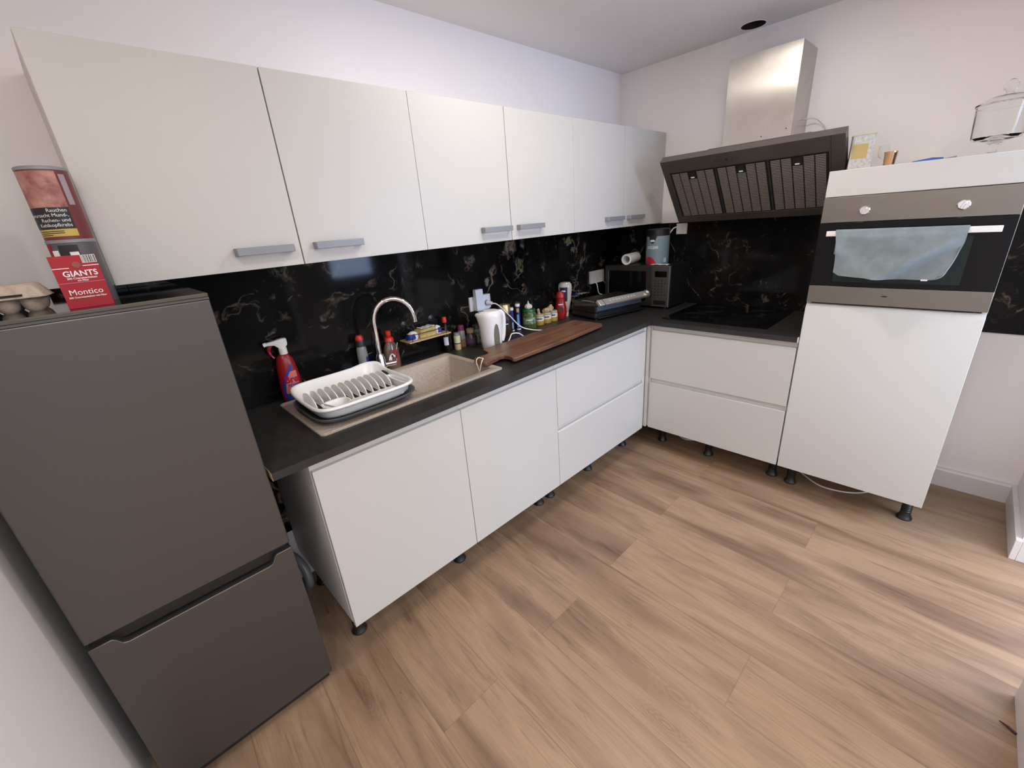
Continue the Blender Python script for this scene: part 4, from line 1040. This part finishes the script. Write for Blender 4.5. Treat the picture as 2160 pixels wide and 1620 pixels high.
def tub():
    x, y, z = -.150, -.405, 1.190; r = .077
    t = Thing('powder_tub', 'light blue plastic tub with black lid and large white lettering, on the microwave', 'tub', (x, y, z))
    lathe_t(t, 'tub', [(.0001, 0), (r-.002, 0), (r, .004), (r, .185), (r-.006, .192), (.0001, .192)], mat('tub_blue', (.20, .30, .36), .35), n=40)
    lathe_t(t, 'lid', [(.0001, .192), (r+.001, .192), (r+.001, .226), (r-.003, .231), (.0001, .231)], 'black_plastic', n=40)
    a = CAMA(x, y)+.05
    def sh(pts, m, nm, lf=.0006): t.part(nm, MB().loft([[wrap(r, a, 0, lf)(u, v) for u, v in pts]], True, False), m)
    # black shoulder print with a tab hanging down on the left
    mb = MB(); R = []
    for j in range(25):
        u = -.118+j*.0098; low = .185 if u > -.015 else (.184-.045*math.exp(-((u+.040)/.022)**4))
        R.append([wrap(r, a, 0, .0006)(u, low), wrap(r, a, 0, .0006)(u, .1925)])
    mb.loft(R, False, False, False); t.part('label_top', mb, 'text_black')
    t.part('lettering', text_bm('esn', .021, wrap(r, a-.040/r, .158, .0014), .0018), 'text_white')
    t.part('lettering', text_bm('ISOCLEAR', .026, wrap(r, a-.042/r, .112, .0010), .0004, squeeze=.72), 'text_white')
    t.part('small_print', MB().loft([[wrap(r, a, 0, .0008)(u, v) for u, v in ((-.055, .090), (.0, .090), (.0, .093), (-.055, .093))]], True, False), mat('dull_print', (.10, .16, .20), .4))
    t.part('small_print', patch(r, a+.52, a+.80, .012, .042), mat('pale_print2', (.50, .55, .60), .4))
    pts = [(-.085, .002), (-.010, .002), (-.012, .018), (-.024, .034), (-.034, .046), (-.050, .050), (-.060, .052), (-.075, .048), (-.085, .036)]
    mb = MB(); R = []
    for k in range(13):
        u = -.092+.082*k/12; top = .050*math.sin(PI*min(1, .25+.75*k/12))**.6+.002
        R.append([wrap(r, a, 0, .001)(u, .003), wrap(r, a, 0, .001)(u, max(.006, top))])
    mb.loft(R, False, False, False); t.part('fruit_print', mb, mat('berry_red', (.45, .02, .04), .4), label='red fruit print')
tub()
def roll():
    z = 1.190; r = .037; mb = MB(); p0 = Vector((-.262, -.228, z+r)); p1 = Vector((-.085, -.200, z+r))
    d = (p1-p0).normalized(); s_ = d.cross(Vector((0, 0, 1))); R = []
    for p, rr in ((p0, r-.012), (p0, r), (p1, r), (p1, r-.012), (p0, r-.012)):
        R.append([p+(s_*math.cos(q)+Vector((0, 0, 1))*math.sin(q))*rr for q in [2*PI*k/28 for k in range(28)]])
    mb.loft(R, False, False)
    single('paper_roll', 'white paper roll lying on the microwave beside the blue tub', 'roll', mb, 'text_white', (-.15, -.22, z), local=False)
roll()
def slip():
    mb = MB(); R = []
    for j in range(4): R.append([(-.262+.016*j, -.540+.018*i, 1.1915+.004*abs(math.sin(i*1.1+j))) for i in range(8)])
    mb.loft(R, False, False, False)
    single('paper_slip', 'crumpled white paper slip at the front edge of the microwave top', 'paper', mb, 'text_white', (-.24, -.48, 1.19), local=False, solid=.0008)
slip()

# ------------------------------------------------------------------ cutting board
def board():
    z = WZ; t = Thing('cutting_board', 'long dark acacia cutting board with a handle, lying across the worktop beside the sink', 'cutting board', (-1.33, -.385, z))
    P = [(-.937, -.272), (-1.30, -.268), (-1.700, -.272), (-1.708, -.290), (-1.722, -.335), (-1.735, -.352), (-1.76, -.355), (-1.822, -.350), (-1.832, -.362), (-1.850, -.452), (-1.842, -.462),
         (-1.78, -.452), (-1.735, -.440), (-1.715, -.448), (-1.708, -.480), (-1.722, -.518), (-1.710, -.527), (-1.30, -.520), (-.945, -.492), (-.936, -.48)]
    b = t.part('board', MB().prism(P, 'z', z+.012, z+.032), 'board', local=False, bevel=.003)
    for x, y in ((-1.62, -.48), (-1.62, -.31), (-1.02, -.46), (-1.02, -.31)): t.part('foot', MB().cyl((x, y, z), (x, y, z+.013), .010, .010, 12), 'black_plastic', local=False)
    t.part('hanging_cord', MB().path(smooth_path([(-1.815, -.408, z+.034), (-1.832, -.430, z+.044), (-1.853, -.440, z+.030), (-1.861, -.432, z-.01), (-1.863, -.428, z-.05), (-1.860, -.418, z-.052), (-1.857, -.420, z-.01), (-1.855, -.405, z+.030), (-1.835, -.398, z+.043), (-1.812, -.402, z+.034)]), .0025, 8),
           mat('cotton_cord', (.72, .62, .45), .8), local=False, label='pale looped cord through the handle')
board()

# ------------------------------------------------------------------ things on the fridge
FZ = 1.425
def cig_box():
    x0, x1, y = -3.100, -3.023, -.560
    t = Thing('cigarette_tube_box', 'red and white carton of cigarette tubes standing on the fridge', 'box', ((x0+x1)/2, y, FZ))
    t.part('carton', MB().box(x0, x1, y, y+.045, FZ, FZ+.112), 'card_red', local=False, bevel=.0006)
    yy = y-.0004
    def pl(a, b, c, d, m, nm): t.part(nm, MB().box(a, b, yy-.0003, yy+.0002, c, d), m, local=False)
    pl(x0, x0+.027, FZ+.0855, FZ+.087, 'text_white', 'white_line'); pl(x1-.027, x1, FZ+.0885, FZ+.090, 'text_white', 'white_line')
    pl(x0, x1, FZ+.0545, FZ+.0553, mat('fold_line', (.65, .25, .25), .5), 'fold_line')
    br = MB(); xx = x1-.024
    random.seed(4)
    pl(x1-.025, x1-.001, FZ+.095, FZ+.1115, 'text_white', 'barcode_field')
    while xx < x1-.002:
        wd = random.choice((.0006, .0011, .0016)); br.box(xx, xx+wd, yy-.0008, yy-.0004, FZ+.096, FZ+.111); xx += wd+random.choice((.0007, .0012))
    t.part('barcode', br, 'text_black', local=False)
    f = lambda cx, z: (lambda u, v: (cx+u, yy-.0009, FZ+z+v))
    cx = (x0+x1)/2
    t.part('lettering', text_bm('GIANTS', .0165, f(cx+.003, .0735), .0003), 'text_white', local=False)
    t.part('lettering', text_bm('200 Cigarettenhülsen', .0058, f(cx+.003, .0640), .0001), 'text_white', local=False)
    t.part('lettering', text_bm('mit Filter', .0050, f(cx+.003, .0590), .0001), 'text_white', local=False)
    t.part('lettering', text_bm('Montico', .0170, f(cx, .034), 0), 'text_white', local=False)
    t.part('lettering', text_bm('200 Cigarettenhülsen mit Filter', .0050, f(cx, .0235), .0001), 'text_white', local=False)
    em = MB(); em.loft([[(cx+.002+.007*math.cos(q), yy-.0008, FZ+.092+.007*math.sin(q)) for q in [2*PI*k/20 for k in range(20)]]], True, False)
    t.part('crest', em, mat('crest_gold', (.30, .07, .04), .4), local=False)
cig_box()
def tins():
    x, y, r = -3.052, -.392, .0445
    a = -PI/2-.28
    t = Thing('tobacco_tin', 'lower round tin in the stack on the fridge, with black and white print', 'tin', (x, y, FZ), 0, 'round tins stacked on the fridge')
    lathe_t(t, 'tin', [(.0001, 0), (r, 0), (r, .146), (r-.002, .148), (.0001, .148)], mat('tin_grey', (.13, .12, .14), .35, .3), n=36)
    lathe_t(t, 'rim', [(r, .140), (r+.0012, .141), (r+.0012, .147), (r, .1482)], 'grey_handle', n=36)
    t.part('red_print', patch(r, a-1.45, a-.75, .002, .139), 'card_red')
    t.part('black_print', patch(r, a-.35, a+.45, .06, .136, lift=.0008), 'text_black')
    for u0, u1, z1_ in ((-.75, -.40, .125), (.05, .40, .120)): t.part('white_print', patch(r, a+u0, a+u1, .05, z1_, lift=.001), 'text_white')
    z = FZ+.1485
    t = Thing('tobacco_tin', 'upper round tobacco tin on the fridge with photo and German health warning', 'tin', (x, y, z), 0, 'round tins stacked on the fridge')
    lathe_t(t, 'tin', [(.0001, 0), (r, 0), (r, .150), (r-.002, .152), (.0001, .152)], mat('tin_maroon', (.16, .03, .035), .35), n=36)
    lathe_t(t, 'lid_rim', [(r, .148), (r+.0012, .149), (r+.0012, .154), (r-.001, .156), (.0001, .156)], 'grey_handle', n=36)
    t.part('photo_print', patch(r, a-1.2, a+.75, .070, .146), 'tin_photo')
    t.part('warning_field', patch(r, a-1.25, a+.72, .024, .070, lift=.0006), mat('warning_black', (.015, .015, .02), .4))
    t.part('yellow_strip', patch(r, a-1.0, a+.72, .007, .023, lift=.0006), mat('tin_yellow', (.55, .42, .08), .4))
    t.part('side_print', patch(r, a+.85, a+1.15, .075, .140, lift=.0006), mat('pale_side', (.35, .30, .33), .4))
    for s, zz in (('Rauchen', .0635), ('verursacht Mund-,', .0530), ('Rachen- und', .0420), ('Kehlkopfkrebs', .0315)):
        t.part('lettering', text_bm(s, .0105, wrap(r, a+.62, zz, .0014), .0, align='RIGHT', squeeze=.98), 'text_white')
    for k, zz in enumerate((.0185, .0145, .0105)): t.part('small_print', patch(r, a-.9, a+(.2 if k < 2 else -.3), zz-.0008, zz+.0008, lift=.001), 'text_black')
tins()
def egg_carton():
    cx, cy, rz = -3.195, -.42, math.radians(-6)
    t = Thing('egg_carton', 'grey cardboard egg carton on top of the fridge, at its left edge', 'egg carton', (cx, cy, FZ), rz)
    # lower half: 3 x 2 cups; upper half: sloping lid with flat top
    cups = MB()
    for i in (-1, 0, 1):
        for j in (-.5, .5):
            cups.lathe([(.0001, 0), (.012, 0), (.017, .006), (.0215, .020), (.0235, .029), (.0001, .029)], (i*.045*.92, j*.045*1.05, 0), 18, cap0=False, cap1=False)
    t.part('cup_tray', cups, 'pulp', angle=50)
    t.part('lid', MB().loft([rrect(-.069, .069, -.052, .052, .010, .0285), rrect(-.071, .071, -.054, .054, .011, .031), rrect(-.069, .069, -.052, .052, .010, .033), rrect(-.055, .055, -.038, .038, .012, .059), rrect(-.051, .051, -.034, .034, .012, .061)]), 'pulp', angle=60)
    t.part('latch_slot', MB().box(-.002, .034, -.0535, -.047, .036, .040), 'dark')
egg_carton()

# ------------------------------------------------------------------ things on the oven tower
TZ = TT
def tower_items():
    TZ0 = TT-.0015
    t = Thing('carton', 'white grey carton with a yellow panel, on the oven tower beside the hood', 'box', (-.300, -1.478, TZ0), math.radians(14))
    t.part('carton', MB().box(-.035, .035, -.042, .042, 0, .150), noisy('carton_print', (.42, .40, .37), (.62, .60, .56), 90, .5), bevel=.001)
    t.part('yellow_panel', MB().box(-.0355, -.0345, -.020, .038, .055, .115), mat('carton_yellow', (.50, .36, .14), .5))
    t.part('top_flap', MB().box(-.036, .036, -.043, .043, .1495, .153), mat('carton_beige', (.50, .40, .25), .5))
    t = Thing('copper_cup', 'small copper-coloured cup standing on the oven tower', 'cup', (-.32, -1.592, TZ0))
    lathe_t(t, 'cup', [(.0001, 0), (.019, 0), (.023, .055), (.0245, .068), (.0225, .068), (.018, .004), (.0001, .004)], mat('copper', (.65, .38, .20), .3, .9))
    t.part('dark_stripe', patch(.0225, CAMA(-.32, -1.592)+.5, CAMA(-.32, -1.592)+1.0, .015, .062, prof=lambda z: .0195+z*.066), 'text_black')
    t = Thing('small_glass', 'small clear glass standing behind the copper cup on the oven tower', 'glass', (-.16, -1.545, TZ0))
    lathe_t(t, 'glass', [(.0001, 0), (.018, 0), (.005, .006), (.004, .040), (.020, .060), (.024, .085), (.020, .108), (.0185, .108), (.0225, .085), (.018, .062), (.0001, .045)], 'glass')
    mb = MB().box(-.010, .010, -.060, .050, 0, .010)
    t = Thing('lighter', 'blue stick lighter lying flat on top of the oven tower', 'lighter', (-.34, -1.735, TZ0), math.radians(-4))
    t.part('body', MB().path([(0, .062, .010), (0, .0, .014), (0, -.035, .012)], [.007, .0095, .008], 10), mat('lighter_blue', (.03, .12, .42), .35))
    t.part('stem', MB().path([(0, -.035, .012), (0, -.075, .017)], .003, 8), 'grey_handle')
    t = Thing('footed_glass_jar', 'clear glass footed candy jar with a domed lid and knob, on the oven tower', 'glass jar', (-.350, -1.908, TZ0))
    R = .080
    lathe_t(t, 'jar', [(.0001, 0), (.045, 0), (.046, .004), (.014, .014), (.010, .030), (.014, .045), (.036, .056), (R-.012, .062), (R-.007, .070), (R, .175), (R+.003, .180), (R-.003, .180), (R-.011, .072), (.036, .062), (.0001, .060)], 'glass', n=40)
    lathe_t(t, 'lid', [(R+.004, .1815), (R+.004, .186), (R-.01, .196), (.045, .207), (.014, .211), (.010, .218), (.018, .228), (.021, .240), (.015, .252), (.007, .260), (.0001, .262), (.0001, .206), (.045, .203), (R-.012, .192), (R-.002, .1815), (R+.004, .1815)], 'glass', n=40)
tower_items()

# ------------------------------------------------------------------ under the cabinets
single('floor_cable', 'pale cable looping on the floor under the oven tower cabinet', 'cable',
       MB().path(smooth_path([(-.33, -1.42, .06), (-.36, -1.50, .02), (-.42, -1.60, .006), (-.43, -1.68, .006), (-.40, -1.76, .006), (-.34, -1.82, .006), (-.25, -1.86, .006)]), .004, 8), 'cable')
single('floor_cable', 'short grey cable end on the floor below the hob drawers', 'cable',
       MB().path(smooth_path([(-.30, -.70, .02), (-.33, -.74, .008), (-.36, -.80, .006), (-.33, -.86, .008)]), .007, 8), 'socket_w')
single('waste_pipe', 'grey plastic pipe low in the dark gap between fridge and cabinet', 'pipe',
       MB().path(smooth_path([(-2.80, -.05, .20), (-2.775, -.10, .21), (-2.757, -.16, .17), (-2.757, -.18, .10), (-2.76, -.12, .03)]), .018, 12), 'grey_handle')
single('dark_stick', 'short dark stick lying on the floor by the doorway wall', 'stick',
       MB().path([(-1.470, -2.300, .004), (-1.478, -2.318, .005), (-1.49, -2.3335, .005)], [.0015, .0035, .004], 8), mat('dark_brown', (.04, .012, .008), .5))
